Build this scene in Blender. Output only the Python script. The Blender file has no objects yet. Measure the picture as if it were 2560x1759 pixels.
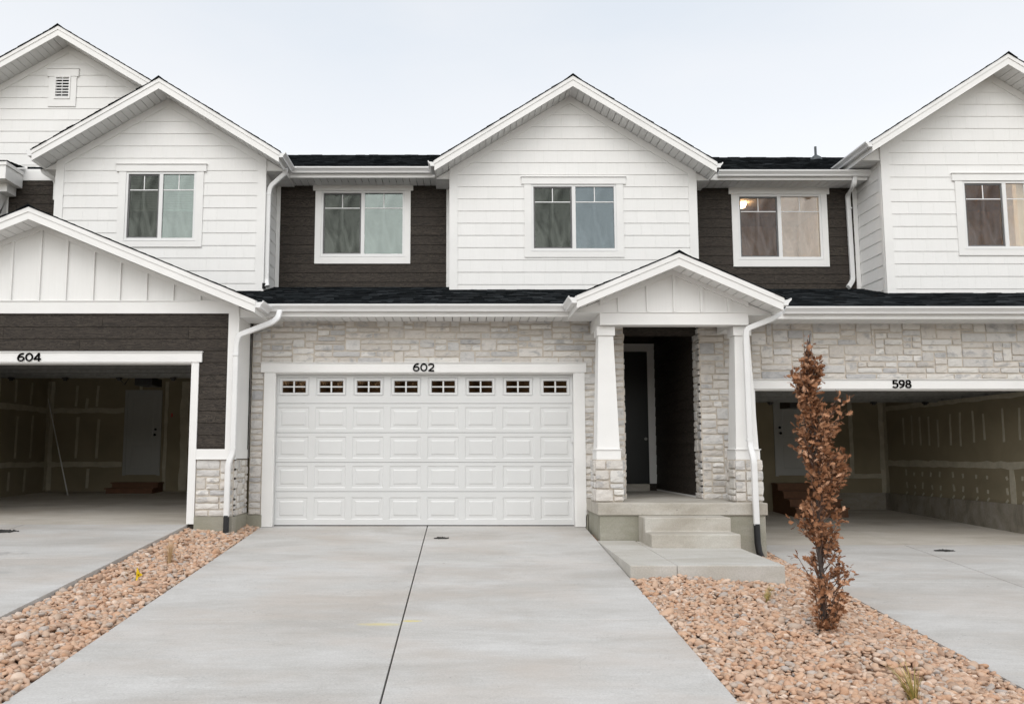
import bpy, math, random
import numpy as np
from mathutils import Vector, Matrix
random.seed(7)
C = bpy.context.scene.collection
D = bpy.data
# ------------------------------------------------------------------ camera numbers
F, CX, CY, TH, ZC = 1871.0, 1160.0, 961.0, 0.0942, 1.126
ST, CT = math.sin(TH), math.cos(TH)
def at(px, py, Y):
    """photo pixel on the vertical plane at distance Y -> world X, Z"""
    a = (py - CY) / F
    t = Y / (CT + ST * a)
    return ((px - CX) / F * t, t * (ST - CT * a) + ZC)
def aX(px, py, Y): return at(px, py, Y)[0]
def aZ(py, Y): return at(CX, py, Y)[1]

# ------------------------------------------------------------------ materials
def mat(name, col=(0.8,0.8,0.8), rough=0.6, spec=0.5):
    m = D.materials.new(name); m.use_nodes = True
    b = m.node_tree.nodes['Principled BSDF']
    b.inputs['Base Color'].default_value = (*col, 1)
    b.inputs['Roughness'].default_value = rough
    b.inputs['Specular IOR Level'].default_value = spec
    return m
def nd(m, t, **kw):
    n = m.node_tree.nodes.new(t)
    for k, v in kw.items(): setattr(n, k, v)
    return n
def lk(m, a, b): m.node_tree.links.new(a, b)
def bsdf(m): return m.node_tree.nodes['Principled BSDF']
def coords(m, scale=(1,1,1), src='Object'):
    tc = nd(m, 'ShaderNodeTexCoord'); mp = nd(m, 'ShaderNodeMapping')
    mp.inputs['Scale'].default_value = scale
    lk(m, tc.outputs[src], mp.inputs['Vector']); return mp.outputs['Vector']
def noise(m, vec, scale, detail=4, rough=0.55, dist=0.0):
    n = nd(m, 'ShaderNodeTexNoise'); n.inputs['Scale'].default_value = scale
    n.inputs['Detail'].default_value = detail; n.inputs['Roughness'].default_value = rough
    n.inputs['Distortion'].default_value = dist
    lk(m, vec, n.inputs['Vector']); return n.outputs['Fac']
def ramp(m, fac, stops):
    r = nd(m, 'ShaderNodeValToRGB'); e = r.color_ramp.elements
    while len(e) < len(stops): e.new(0.5)
    for el, (p, c) in zip(e, stops): el.position = p; el.color = (*c, 1)
    lk(m, fac, r.inputs['Fac']); return r.outputs['Color']
def mix(m, fac, a, b, mode='MIX'):
    n = nd(m, 'ShaderNodeMix', data_type='RGBA', blend_type=mode)
    for s, v in ((n.inputs[0], fac), (n.inputs[6], a), (n.inputs[7], b)):
        if isinstance(v, (int, float)): s.default_value = v
        elif isinstance(v, tuple): s.default_value = (*v, 1)
        else: lk(m, v, s)
    return n.outputs[2]
def math_(m, op, a, b=None, c=None):
    n = nd(m, 'ShaderNodeMath', operation=op)
    for i, v in enumerate((a, b, c)):
        if v is None: continue
        if isinstance(v, (int, float)): n.inputs[i].default_value = v
        else: lk(m, v, n.inputs[i])
    return n.outputs[0]
def bump(m, h, strength=0.2, dist=0.01):
    b = nd(m, 'ShaderNodeBump'); b.inputs['Strength'].default_value = strength
    b.inputs['Distance'].default_value = dist
    lk(m, h, b.inputs['Height']); lk(m, b.outputs['Normal'], bsdf(m).inputs['Normal'])
def island(m):
    g = nd(m, 'ShaderNodeNewGeometry'); return g.outputs['Random Per Island']
def setcol(m, c): lk(m, c, bsdf(m).inputs['Base Color'])

M = {}
def paint(name, col, rough=0.45, var=0.04, bs=0.12):
    m = mat(name, col, rough)
    v = coords(m)
    n = noise(m, v, 1.3, 5, 0.6)
    dark = tuple(c * (1 - var * 2) for c in col)
    c = ramp(m, n, [(0.3, dark), (0.65, col)])
    setcol(m, c)
    bump(m, noise(m, coords(m, (1, 1, 1)), 90, 3), bs, 0.002)
    M[name] = m; return m
paint('white_trim', (0.79, 0.785, 0.77))
paint('white_metal', (0.74, 0.74, 0.735), 0.3, 0.04, 0.05)
paint('soffit_white', (0.74, 0.74, 0.73), 0.5, 0.03, 0.03)
paint('garage_paint', (0.63, 0.635, 0.63), 0.38, 0.025, 0.15)
paint('entry_door', (0.012, 0.014, 0.014), 0.4)
paint('inner_door', (0.34, 0.345, 0.335), 0.45)
# shingle siding
m = mat('white_siding', rough=0.55)
ri = island(m)
cc = ramp(m, ri, [(0.0, (0.765, 0.762, 0.748)), (1.0, (0.785, 0.78, 0.766))])
gr = noise(m, coords(m, (40, 40, 1.5)), 1.0, 4, 0.6)
cc = mix(m, 0.05, cc, ramp(m, gr, [(0.35, (0.55, 0.55, 0.54)), (0.6, (0.85, 0.85, 0.84))]))
dn = noise(m, coords(m), 1.1, 5, 0.65)
cc = mix(m, ramp(m, dn, [(0.45, (0, 0, 0)), (0.8, (0.14, 0.14, 0.14))]), cc, (0.60, 0.585, 0.55))
setcol(m, cc); bump(m, gr, 0.25, 0.004); M['white_siding'] = m
# dark wood-grained fibre cement
m = mat('dark_siding', rough=0.7, spec=0.18)
ri = island(m)
v0 = coords(m, (1.0, 1.0, 9.0))
av = nd(m, 'ShaderNodeVectorMath', operation='ADD'); lk(m, v0, av.inputs[0])
cb = nd(m, 'ShaderNodeCombineXYZ'); lk(m, math_(m, 'MULTIPLY', ri, 37.0), cb.inputs[0]); lk(m, math_(m, 'MULTIPLY', ri, 91.0), cb.inputs[1])
lk(m, cb.outputs[0], av.inputs[1])
gn = noise(m, av.outputs[0], 2.6, 6, 0.65, 1.2)
wv = nd(m, 'ShaderNodeMath', operation='SINE'); lk(m, math_(m, 'MULTIPLY', gn, 46.0), wv.inputs[0])
g2 = noise(m, coords(m, (3, 3, 60)), 2.0, 3, 0.6)
cc = ramp(m, math_(m, 'MULTIPLY_ADD', wv.outputs[0], 0.5, 0.5), [(0.1, (0.013, 0.0115, 0.010)), (1.0, (0.078, 0.064, 0.052))])
cc = mix(m, math_(m, 'MULTIPLY', g2, 0.55), cc, (0.045, 0.038, 0.032))
cc = mix(m, math_(m, 'MULTIPLY', ri, 0.35), cc, (0.036, 0.030, 0.026))
setcol(m, cc); bump(m, math_(m, 'ADD', wv.outputs[0], g2), 0.25, 0.003); M['dark_siding'] = m
# stone veneer
m = mat('stone', rough=0.85)
ri = island(m)
base = ramp(m, ri, [(0.0, (0.50, 0.46, 0.41)), (0.12, (0.60, 0.575, 0.54)), (0.25, (0.42, 0.38, 0.335)), (0.38, (0.66, 0.64, 0.60)), (0.5, (0.50, 0.49, 0.475)), (0.62, (0.58, 0.53, 0.475)), (0.74, (0.43, 0.425, 0.42)), (0.82, (0.70, 0.68, 0.65)), (0.92, (0.31, 0.315, 0.33)), (1.0, (0.56, 0.53, 0.49))])
base = mix(m, 0.20, base, (0.69, 0.665, 0.63))
n1 = noise(m, coords(m, (1, 1, 1.6)), 4.2, 5, 0.65, 0.4)
n2 = noise(m, coords(m, (1, 1, 2)), 26, 6, 0.7)
n4 = noise(m, coords(m, (1, 1, 1.4)), 8.5, 4, 0.6, 0.6)
base = mix(m, ramp(m, n1, [(0.52, (0,)*3), (0.66, (0.72,)*3)]), base, (0.25, 0.255, 0.27))
base = mix(m, ramp(m, n4, [(0.5, (0,)*3), (0.7, (0.20,)*3)]), base, (0.72, 0.70, 0.68))
base = mix(m, ramp(m, n2, [(0.35, (0.0,)*3), (0.7, (0.24,)*3)]), base, (0.72, 0.70, 0.67))
setcol(m, base); bump(m, n2, 0.55, 0.012); M['stone'] = m
m = mat('mortar', (0.43, 0.38, 0.32), 0.9)
n2 = noise(m, coords(m), 60, 4, 0.7)
setcol(m, ramp(m, n2, [(0.3, (0.50, 0.45, 0.385)), (0.7, (0.60, 0.545, 0.475))])); bump(m, n2, 0.4, 0.005); M['mortar'] = m
# concretes
def concrete(name, c1, c2, c3, patch=1.0, fine=60):
    m = mat(name, c1, 0.8)
    v = coords(m)
    big = noise(m, coords(m, (0.6, 1.6, 1)), 0.9 * patch, 6, 0.62, 0.5)
    mid = noise(m, coords(m, (0.7, 2.5, 2)), 4.5 * patch, 5, 0.6)
    fi = noise(m, v, fine, 4, 0.7)
    sw = noise(m, coords(m, (2.0, 46, 8)), 1.0, 4, 0.65)
    c = ramp(m, big, [(0.36, c2), (0.5, c1), (0.63, c3)])
    c = mix(m, ramp(m, mid, [(0.4, (0,)*3), (0.75, (0.35,)*3)]), c, c2)
    c = mix(m, 0.20, c, ramp(m, fi, [(0.3, (0.15,)*3), (0.7, (0.7,)*3)]), 'OVERLAY')
    c = mix(m, 0.05, c, ramp(m, sw, [(0.3, (0.2,)*3), (0.7, (0.75,)*3)]), 'OVERLAY')
    bump(m, math_(m, 'ADD', fi, sw), 0.25, 0.004)
    M[name] = m; return m, c
m, c = concrete('drive_concrete', (0.485, 0.472, 0.452), (0.415, 0.395, 0.37), (0.54, 0.53, 0.515))
# small drips, pale scratches and pinholes
vr = nd(m, 'ShaderNodeTexVoronoi'); vr.inputs['Scale'].default_value = 1.0
lk(m, coords(m, (1.7, 2.4, 1)), vr.inputs['Vector'])
dr = math_(m, 'LESS_THAN', vr.outputs['Distance'], 0.028)
c = mix(m, math_(m, 'MULTIPLY', dr, 0.75), c, (0.22, 0.18, 0.14))
vr2 = nd(m, 'ShaderNodeTexVoronoi'); vr2.inputs['Scale'].default_value = 3.0
lk(m, coords(m, (1.0, 1.9, 1)), vr2.inputs['Vector'])
dr2 = math_(m, 'LESS_THAN', vr2.outputs['Distance'], 0.022)
c = mix(m, math_(m, 'MULTIPLY', dr2, 0.8), c, (0.09, 0.09, 0.10))
st = noise(m, coords(m, (0.8, 5.0, 1)), 2.2, 6, 0.7, 1.5)
c = mix(m, ramp(m, st, [(0.56, (0,)*3), (0.68, (0.24,)*3)]), c, (0.33, 0.305, 0.28))
c = mix(m, ramp(m, st, [(0.28, (0.26,)*3), (0.38, (0,)*3)]), c, (0.62, 0.615, 0.605))
# dusty reddish film
rd = noise(m, coords(m, (0.5, 1.2, 1)), 1.4, 5, 0.6)
c = mix(m, ramp(m, rd, [(0.45, (0,)*3), (0.72, (0.50,)*3)]), c, (0.46, 0.395, 0.34))
# hairline cracks
ck = noise(m, coords(m, (0.8, 0.8, 1)), 0.9, 7, 0.6, 0.8)
ckl = math_(m, 'LESS_THAN', math_(m, 'ABSOLUTE', math_(m, 'SUBTRACT', ck, 0.53)), 0.0011)
c = mix(m, math_(m, 'MULTIPLY', ckl, 0.35), c, (0.22, 0.21, 0.20))
def blob(m, c, x, y, rx, ry, col, amt, nz=0.9, sc=9.0):
    tc = nd(m, 'ShaderNodeTexCoord'); sp = nd(m, 'ShaderNodeSeparateXYZ'); lk(m, tc.outputs['Object'], sp.inputs[0])
    dx = math_(m, 'DIVIDE', math_(m, 'SUBTRACT', sp.outputs[0], x), rx)
    dy = math_(m, 'DIVIDE', math_(m, 'SUBTRACT', sp.outputs[1], y), ry)
    d = math_(m, 'ADD', math_(m, 'MULTIPLY', dx, dx), math_(m, 'MULTIPLY', dy, dy))
    n = noise(m, coords(m), sc, 5, 0.7)
    f = math_(m, 'SUBTRACT', math_(m, 'SUBTRACT', 1.0, d), math_(m, 'MULTIPLY', n, nz))
    f = math_(m, 'MULTIPLY', math_(m, 'MAXIMUM', f, 0.0), amt); f = math_(m, 'MINIMUM', f, 0.85)
    return mix(m, f, c, col)
c = blob(m, c, -0.78, 7.12, 0.34, 0.07, (0.58, 0.50, 0.22), 1.2)
c = blob(m, c, -0.50, 7.22, 0.16, 0.05, (0.60, 0.50, 0.16), 1.5)
c = blob(m, c, -0.62, 9.2, 0.22, 0.35, (0.30, 0.29, 0.28), 0.6)
c = blob(m, c, -5.9, 9.35, 0.9, 0.18, (0.20, 0.20, 0.20), 1.2, 1.2, 5.0)
c = blob(m, c, -5.3, 8.4, 0.7, 0.16, (0.24, 0.24, 0.24), 1.0, 1.2, 5.0)
c = blob(m, c, -5.6, 8.0, 0.8, 0.10, (0.24, 0.24, 0.24), 1.0, 1.2, 5.0)
setcol(m, c)
m, c = concrete('step_concrete', (0.44, 0.41, 0.36), (0.36, 0.33, 0.28), (0.50, 0.48, 0.435), 2.2)
vr = nd(m, 'ShaderNodeTexVoronoi'); vr.inputs['Scale'].default_value = 5.0; lk(m, coords(m, (1, 1, 1.6)), vr.inputs['Vector'])
c = mix(m, math_(m, 'MULTIPLY', math_(m, 'LESS_THAN', vr.outputs['Distance'], 0.07), 0.5), c, (0.13, 0.12, 0.11))
setcol(m, c)
m, c = concrete('foundation_concrete', (0.29, 0.28, 0.225), (0.245, 0.235, 0.185), (0.335, 0.32, 0.27), 2.0); setcol(m, c)
m, c = concrete('walk_concrete', (0.475, 0.455, 0.415), (0.42, 0.395, 0.35), (0.52, 0.505, 0.475), 1.6); setcol(m, c)
m, c = concrete('garage_floor_concrete', (0.52, 0.48, 0.42), (0.43, 0.385, 0.325), (0.58, 0.545, 0.49), 1.0); setcol(m, c)
m, c = concrete('block_concrete', (0.27, 0.245, 0.20), (0.19, 0.17, 0.135), (0.33, 0.30, 0.26), 2.5); setcol(m, c)
# roofing
m = mat('roof_shingle', rough=0.95, spec=0.08)
ri = island(m)
c = ramp(m, ri, [(0.0, (0.005, 0.006, 0.007)), (0.5, (0.010, 0.0125, 0.0145)), (0.85, (0.022, 0.026, 0.029)), (1.0, (0.040, 0.044, 0.048))])
g = noise(m, coords(m), 160, 3, 0.8)
c = mix(m, ramp(m, g, [(0.60, (0,)*3), (0.74, (0.35,)*3)]), c, (0.06, 0.065, 0.07))
setcol(m, c); bump(m, g, 0.8, 0.006); M['roof_shingle'] = m
# gravel
m = mat('river_stone', rough=0.72)
ri = island(m)
c = ramp(m, ri, [(0.0, (0.42, 0.235, 0.135)), (0.15, (0.54, 0.345, 0.225)), (0.3, (0.44, 0.32, 0.235)), (0.42, (0.47, 0.27, 0.165)), (0.55, (0.56, 0.41, 0.31)), (0.66, (0.28, 0.165, 0.105)), (0.76, (0.47, 0.36, 0.275)), (0.86, (0.35, 0.325, 0.305)), (0.93, (0.66, 0.53, 0.43)), (1.0, (0.48, 0.30, 0.19))])
n = noise(m, coords(m), 34, 5, 0.65)
c = mix(m, ramp(m, n, [(0.35, (0,)*3), (0.7, (0.35,)*3)]), c, (0.60, 0.43, 0.32))
n3 = noise(m, coords(m), 120, 3, 0.7)
c = mix(m, ramp(m, n3, [(0.6, (0,)*3), (0.75, (0.3,)*3)]), c, (0.24, 0.165, 0.11))
setcol(m, c); bump(m, n3, 0.25, 0.002); M['river_stone'] = m
m = mat('soil', (0.20, 0.12, 0.075), 0.95); n = noise(m, coords(m), 25, 5); setcol(m, ramp(m, n, [(0.3, (0.12, 0.07, 0.045)), (0.7, (0.33, 0.20, 0.125))])); bump(m, n, 0.8, 0.03); M['soil'] = m
m = mat('ground_dirt', (0.24, 0.20, 0.15), 0.95); n = noise(m, coords(m), 3, 6); setcol(m, ramp(m, n, [(0.3, (0.17, 0.14, 0.10)), (0.7, (0.30, 0.25, 0.18))])); M['ground_dirt'] = m
m = mat('asphalt', (0.05, 0.05, 0.05), 0.9); n = noise(m, coords(m), 80, 4); setcol(m, ramp(m, n, [(0.3, (0.035,)*3), (0.7, (0.075,)*3)])); M['asphalt'] = m
# drywall
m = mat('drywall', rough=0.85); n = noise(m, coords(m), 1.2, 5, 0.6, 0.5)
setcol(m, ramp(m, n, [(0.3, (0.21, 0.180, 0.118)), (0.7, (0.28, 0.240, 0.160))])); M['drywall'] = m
m = mat('joint_compound', rough=0.8); n = noise(m, coords(m), 6, 5, 0.65)
setcol(m, ramp(m, n, [(0.3, (0.36, 0.33, 0.255)), (0.65, (0.48, 0.445, 0.355))])); M['joint_compound'] = m
def plain(name, col, rough=0.5, metallic=0.0, var=0.15, sc=12):
    m = mat(name, col, rough); bsdf(m).inputs['Metallic'].default_value = metallic
    n = noise(m, coords(m), sc, 4)
    setcol(m, ramp(m, n, [(0.3, tuple(x*(1-var) for x in col)), (0.7, tuple(min(1, x*(1+var)) for x in col))]))
    M[name] = m; return m
plain('number_black', (0.003, 0.003, 0.003), 0.8); bsdf(M['number_black']).inputs['Specular IOR Level'].default_value = 0.05
plain('black_plastic', (0.012, 0.013, 0.015), 0.45)
plain('black_gap', (0.004, 0.004, 0.004), 0.9)
plain('dark_metal', (0.06, 0.06, 0.06), 0.35, 0.8)
plain('galvanized', (0.25, 0.25, 0.24), 0.4, 0.7)
plain('wood_step', (0.135, 0.062, 0.03), 0.75)
plain('raised_door', (0.12, 0.12, 0.12), 0.6)
plain('vent_metal', (0.05, 0.06, 0.065), 0.5)
plain('flag_yellow', (0.80, 0.55, 0.01), 0.5)
plain('room_paint', (0.46, 0.44, 0.40), 0.8)
plain('room_warm', (0.60, 0.50, 0.40), 0.8)
plain('blind_white', (0.62, 0.63, 0.60), 0.6)
plain('bark', (0.055, 0.042, 0.036), 0.85, 0, 0.35, 30)
plain('twig', (0.10, 0.06, 0.045), 0.85)
plain('dirt_black', (0.035, 0.033, 0.030), 0.9, 0, 0.5, 60)
plain('red_button', (0.5, 0.02, 0.02), 0.5)
m = mat('dry_leaf', rough=0.8, spec=0.2); ri = island(m)
c = ramp(m, ri, [(0.0, (0.11, 0.050, 0.026)), (0.3, (0.25, 0.115, 0.056)), (0.6, (0.35, 0.172, 0.090)), (0.85, (0.46, 0.25, 0.145)), (1.0, (0.57, 0.35, 0.23))])
setcol(m, c); M['dry_leaf'] = m
m = mat('dry_grass', rough=0.7); ri = island(m)
setcol(m, ramp(m, ri, [(0.0, (0.30, 0.17, 0.07)), (0.5, (0.42, 0.27, 0.13)), (1.0, (0.55, 0.40, 0.24))])); M['dry_grass'] = m
m = mat('yellow_grass', rough=0.7); ri = island(m)
setcol(m, ramp(m, ri, [(0.0, (0.13, 0.14, 0.03)), (0.35, (0.30, 0.24, 0.06)), (0.7, (0.48, 0.33, 0.09)), (1.0, (0.55, 0.45, 0.20))])); M['yellow_grass'] = m
def glass(name, refl, tint, trans, rough=0.02, wav=0.06, wsc=2.5, vary=0.16):
    m = D.materials.new(name); m.use_nodes = True; nt = m.node_tree
    nt.nodes.remove(bsdf(m)); out = nt.nodes['Material Output']
    g = nd(m, 'ShaderNodeBsdfGlossy'); g.inputs['Color'].default_value = (*tint, 1); g.inputs['Roughness'].default_value = rough
    t = nd(m, 'ShaderNodeBsdfTransparent'); t.inputs['Color'].default_value = (*trans, 1)
    mx = nd(m, 'ShaderNodeMixShader')
    q_ = noise(m, coords(m, (3.2, 1, 1.1)), 1.1, 4, 0.55, 1.6)  # streaky reflections imitated by noise in the reflectance
    rr_ = nd(m, 'ShaderNodeMapRange'); lk(m, q_, rr_.inputs[0]); rr_.inputs['From Min'].default_value = .3; rr_.inputs['From Max'].default_value = .7
    rr_.inputs['To Min'].default_value = refl * (1 - vary); rr_.inputs['To Max'].default_value = refl * (1 + vary); lk(m, rr_.outputs[0], mx.inputs[0])
    lk(m, t.outputs[0], mx.inputs[1]); lk(m, g.outputs[0], mx.inputs[2]); lk(m, mx.outputs[0], out.inputs['Surface'])
    b = nd(m, 'ShaderNodeBump'); b.inputs['Strength'].default_value = wav; b.inputs['Distance'].default_value = 0.05
    lk(m, noise(m, coords(m, (2.2, 1, 0.7)), wsc, 4, 0.6, 1.0), b.inputs['Height']); lk(m, b.outputs[0], g.inputs['Normal'])
    M[name] = m
glass('glass_clear', 0.16, (0.86, 0.94, 0.90), (0.55, 0.62, 0.60))
glass('glass_blue', 0.115, (0.80, 0.90, 0.95), (0.50, 0.57, 0.58))
glass('glass_screen', 0.055, (0.85, 0.92, 0.84), (0.40, 0.41, 0.38), 0.10, 0.30, 2.5, 0.55)
glass('glass_warm', 0.13, (0.92, 0.90, 0.88), (0.86, 0.82, 0.75), vary=0.25)
glass('glass_warm_screen', 0.05, (0.85, 0.85, 0.9), (0.52, 0.47, 0.39), 0.10, 0.30, 2.5, 0.55)
glass('glass_brown_reflection', 0.075, (0.62, 0.42, 0.26), (0.6, 0.5, 0.4), vary=0.9)  # brown reflection tint stands in for the warm interior behind the panes
m = D.materials.new('lamp_glow'); m.use_nodes = True
e = bsdf(m).inputs; e['Emission Color'].default_value = (1.0, 0.80, 0.58, 1); e['Emission Strength'].default_value = 95.0; M['lamp_glow'] = m

# ------------------------------------------------------------------ mesh builder
WO = {}
def wo(o): return WO[o.name] if o is not None and o.name in WO else Vector((0, 0, 0))
class MB:
    def __init__(s): s.v = []; s.f = []; s.brk = []
    def use(s, k): s.brk.append((len(s.f), k)); return s
    def poly(s, pts):
        i = len(s.v); s.v += [tuple(p) for p in pts]; s.f.append(tuple(range(i, i + len(pts)))); return s
    def hexa(s, p):           # 8 points: bottom 4 ccw, top 4 ccw
        i = len(s.v); s.v += [tuple(q) for q in p]
        for f in ((3,2,1,0), (4,5,6,7), (0,1,5,4), (1,2,6,5), (2,3,7,6), (3,0,4,7)): s.f.append(tuple(i + k for k in f))
        return s
    def box(s, x0, x1, y0, y1, z0, z1):
        return s.hexa([(x0,y0,z0),(x1,y0,z0),(x1,y1,z0),(x0,y1,z0),(x0,y0,z1),(x1,y0,z1),(x1,y1,z1),(x0,y1,z1)])
    def prism(s, pts, M_, d0, d1):   # pts (u,v) polygon extruded between offsets d0,d1
        n = len(pts); i = len(s.v)
        s.v += [M_(u, v, d0) for u, v in pts] + [M_(u, v, d1) for u, v in pts]
        s.f.append(tuple(range(i, i + n))[::-1]); s.f.append(tuple(range(i + n, i + 2 * n)))
        for k in range(n):
            j = (k + 1) % n; s.f.append((i + k, i + j, i + n + j, i + n + k))
        return s
    def frustum(s, cx, cy, z0, z1, w0, d0, w1, d1):
        a, b, c, d = w0/2, d0/2, w1/2, d1/2
        return s.hexa([(cx-a,cy-b,z0),(cx+a,cy-b,z0),(cx+a,cy+b,z0),(cx-a,cy+b,z0),(cx-c,cy-d,z1),(cx+c,cy-d,z1),(cx+c,cy+d,z1),(cx-c,cy+d,z1)])
    def tube(s, pts, radii, n=8, cap=True):
        pts = [Vector(p) for p in pts]; base = len(s.v); up = Vector((0.3, 0.9, 0.2))
        for k, p in enumerate(pts):
            t = (pts[min(k+1, len(pts)-1)] - pts[max(k-1, 0)]).normalized()
            a = t.cross(up); a = a.normalized() if a.length > 1e-4 else Vector((1, 0, 0)); b = t.cross(a).normalized()
            r = radii[k] if isinstance(radii, (list, tuple)) else radii
            for q in range(n):
                an = 2 * math.pi * q / n; s.v.append(tuple(p + a * math.cos(an) * r + b * math.sin(an) * r))
        for k in range(len(pts) - 1):
            for q in range(n):
                a0 = base + k*n + q; a1 = base + k*n + (q+1) % n; s.f.append((a0, a1, a1 + n, a0 + n))
        if cap:
            s.f.append(tuple(base + q for q in range(n))[::-1]); s.f.append(tuple(base + (len(pts)-1)*n + q for q in range(n)))
        return s
    def rect_sweep(s, pts, w, h, ref=(0, 1, 0)):   # rectangular section; w across, h along ref
        pts = [Vector(p) for p in pts]; ref = Vector(ref); base = len(s.v); c = 0.28
        prof = [(-.5+c*.5, -.5), (.5-c*.5, -.5), (.5, -.5+c*.5), (.5, .5-c*.5), (.5-c*.5, .5), (-.5+c*.5, .5), (-.5, .5-c*.5), (-.5, -.5+c*.5)]
        n = 8
        for k, p in enumerate(pts):
            t = (pts[min(k+1, len(pts)-1)] - pts[max(k-1, 0)]).normalized()
            a = t.cross(ref)
            if a.length < 0.05: a = Vector((1, 0, 0))
            a.normalize(); b = a.cross(t).normalized()
            for (u, v) in prof: s.v.append(tuple(p + a * u * w + b * v * h))
        for k in range(len(pts) - 1):
            for q in range(n):
                a0 = base + k*n + q; a1 = base + k*n + (q+1) % n; s.f.append((a0, a1, a1 + n, a0 + n))
        s.f.append(tuple(base + q for q in range(n))[::-1]); s.f.append(tuple(base + (len(pts)-1)*n + q for q in range(n)))
        return s
    def build(s, name, material, parent=None, smooth=False, origin=None, bevel=0.0):
        me = D.meshes.new(name)
        V = np.array(s.v, dtype=float)
        if origin is None:
            if parent is None: o_ = Vector((0, 0, 0))
            else:
                lo, hi = V.min(0), V.max(0); o_ = Vector(((lo[0]+hi[0])/2, (lo[1]+hi[1])/2, lo[2]))
        else: o_ = Vector(origin)
        V = V - np.array(o_)
        me.from_pydata([tuple(p) for p in V], [], s.f)
        for mm_ in (material if isinstance(material, (list, tuple)) else [material]): me.materials.append(M[mm_])
        if s.brk:
            mi = np.zeros(len(s.f), dtype='i')
            for (a, k) in s.brk: mi[a:] = k
            me.polygons.foreach_set('material_index', mi)
        me.validate(); me.update()
        if smooth: me.polygons.foreach_set('use_smooth', [True] * len(me.polygons))
        o = D.objects.new(name, me); C.objects.link(o)
        o.parent = parent; o.location = o_ - wo(parent); WO[o.name] = o_
        if bevel:
            bm = o.modifiers.new('bevel', 'BEVEL'); bm.width = bevel; bm.segments = 3; bm.limit_method = 'ANGLE'
        return o
def thing(name, label, cat, loc, group=None):
    o = D.objects.new(name, None); C.objects.link(o); o.location = loc; o.empty_display_size = 0.2
    o['label'] = label; o['category'] = cat
    if group: o['group'] = group
    WO[o.name] = Vector(loc); return o
def tag(o, label, cat, group=None):
    o['label'] = label; o['category'] = cat
    if group: o['group'] = group
    return o
def struct(o, kind='structure'): o['kind'] = kind; return o

# plane mappings (u along, v up, d outward)
def front(Y): return lambda u, v, d: (u, Y - d, v)
def faceR(X): return lambda u, v, d: (X + d, u, v)      # wall looking towards +X, u = Y
def faceL(X): return lambda u, v, d: (X - d, u, v)

def clip(poly, a, b, c):     # keep a*u+b*v <= c
    out = []
    for i in range(len(poly)):
        p, q = poly[i], poly[(i+1) % len(poly)]
        dp, dq = a*p[0]+b*p[1]-c, a*q[0]+b*q[1]-c
        if dp <= 1e-9: out.append(p)
        if (dp < -1e-9 and dq > 1e-9) or (dp > 1e-9 and dq < -1e-9):
            t = dp / (dp - dq); out.append((p[0]+t*(q[0]-p[0]), p[1]+t*(q[1]-p[1])))
    return out
def area(p): return abs(sum(p[i][0]*p[(i+1)%len(p)][1]-p[(i+1)%len(p)][0]*p[i][1] for i in range(len(p))))/2 if len(p) > 2 else 0
def cut(poly, holes):
    pcs = [poly]
    for (a, b, c, d) in holes:      # u0,u1,v0,v1
        nx = []
        for p in pcs:
            l = clip(p, 1, 0, a); r = clip(p, -1, 0, -b); mid = clip(clip(p, 1, 0, b), -1, 0, -a)
            lo = clip(mid, 0, 1, c); hi = clip(mid, 0, -1, -d)
            nx += [q for q in (l, r, lo, hi) if area(q) > 1e-5]
        pcs = nx
    return pcs
def backing(mb, poly, Mf, holes=(), d0=-0.12, d1=-0.002):
    for p in cut(poly, holes): mb.prism(p, Mf, d0, d1)
def courses(mb, poly, Mf, zref, expo, thick=0.010, wmin=0.16, wmax=0.42, gap=0.0013, jit=0.0004, holes=(), drop=0.0):
    pcs = cut(poly, holes)
    us = [p[0] for p in poly]; vs = [p[1] for p in poly]
    k0 = math.floor((min(vs) - zref) / expo) - 1; k1 = math.ceil((max(vs) - zref) / expo) + 1
    for k in range(k0, k1):
        z0 = zref + k * expo; z1 = z0 + expo
        u = min(us) - random.uniform(0, wmax)
        while u < max(us):
            w = random.uniform(wmin, wmax); j = random.uniform(-jit, jit); dz = random.uniform(0, drop)
            for p in pcs:
                q = clip(clip(clip(clip(p, 1, 0, u + w - gap), -1, 0, -u), 0, 1, z1), 0, -1, -z0)
                if area(q) < 1e-5: continue
                dd = lambda v: 0.003 + thick * (1 - (v - z0) / expo) + j
                pts = [Mf(a, b - (dz if abs(b - z0) < 1e-6 else 0), dd(b)) for a, b in q]
                i = len(mb.v); mb.v += pts; n = len(q); bk = [Mf(a, b - (dz if abs(b - z0) < 1e-6 else 0), 0) for a, b in q]; mb.v += bk
                mb.f.append(tuple(range(i, i + n)))
                for t in range(n):
                    s_ = (t + 1) % n; mb.f.append((i + t, i + n + t, i + n + s_, i + s_))
            u += w
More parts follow.
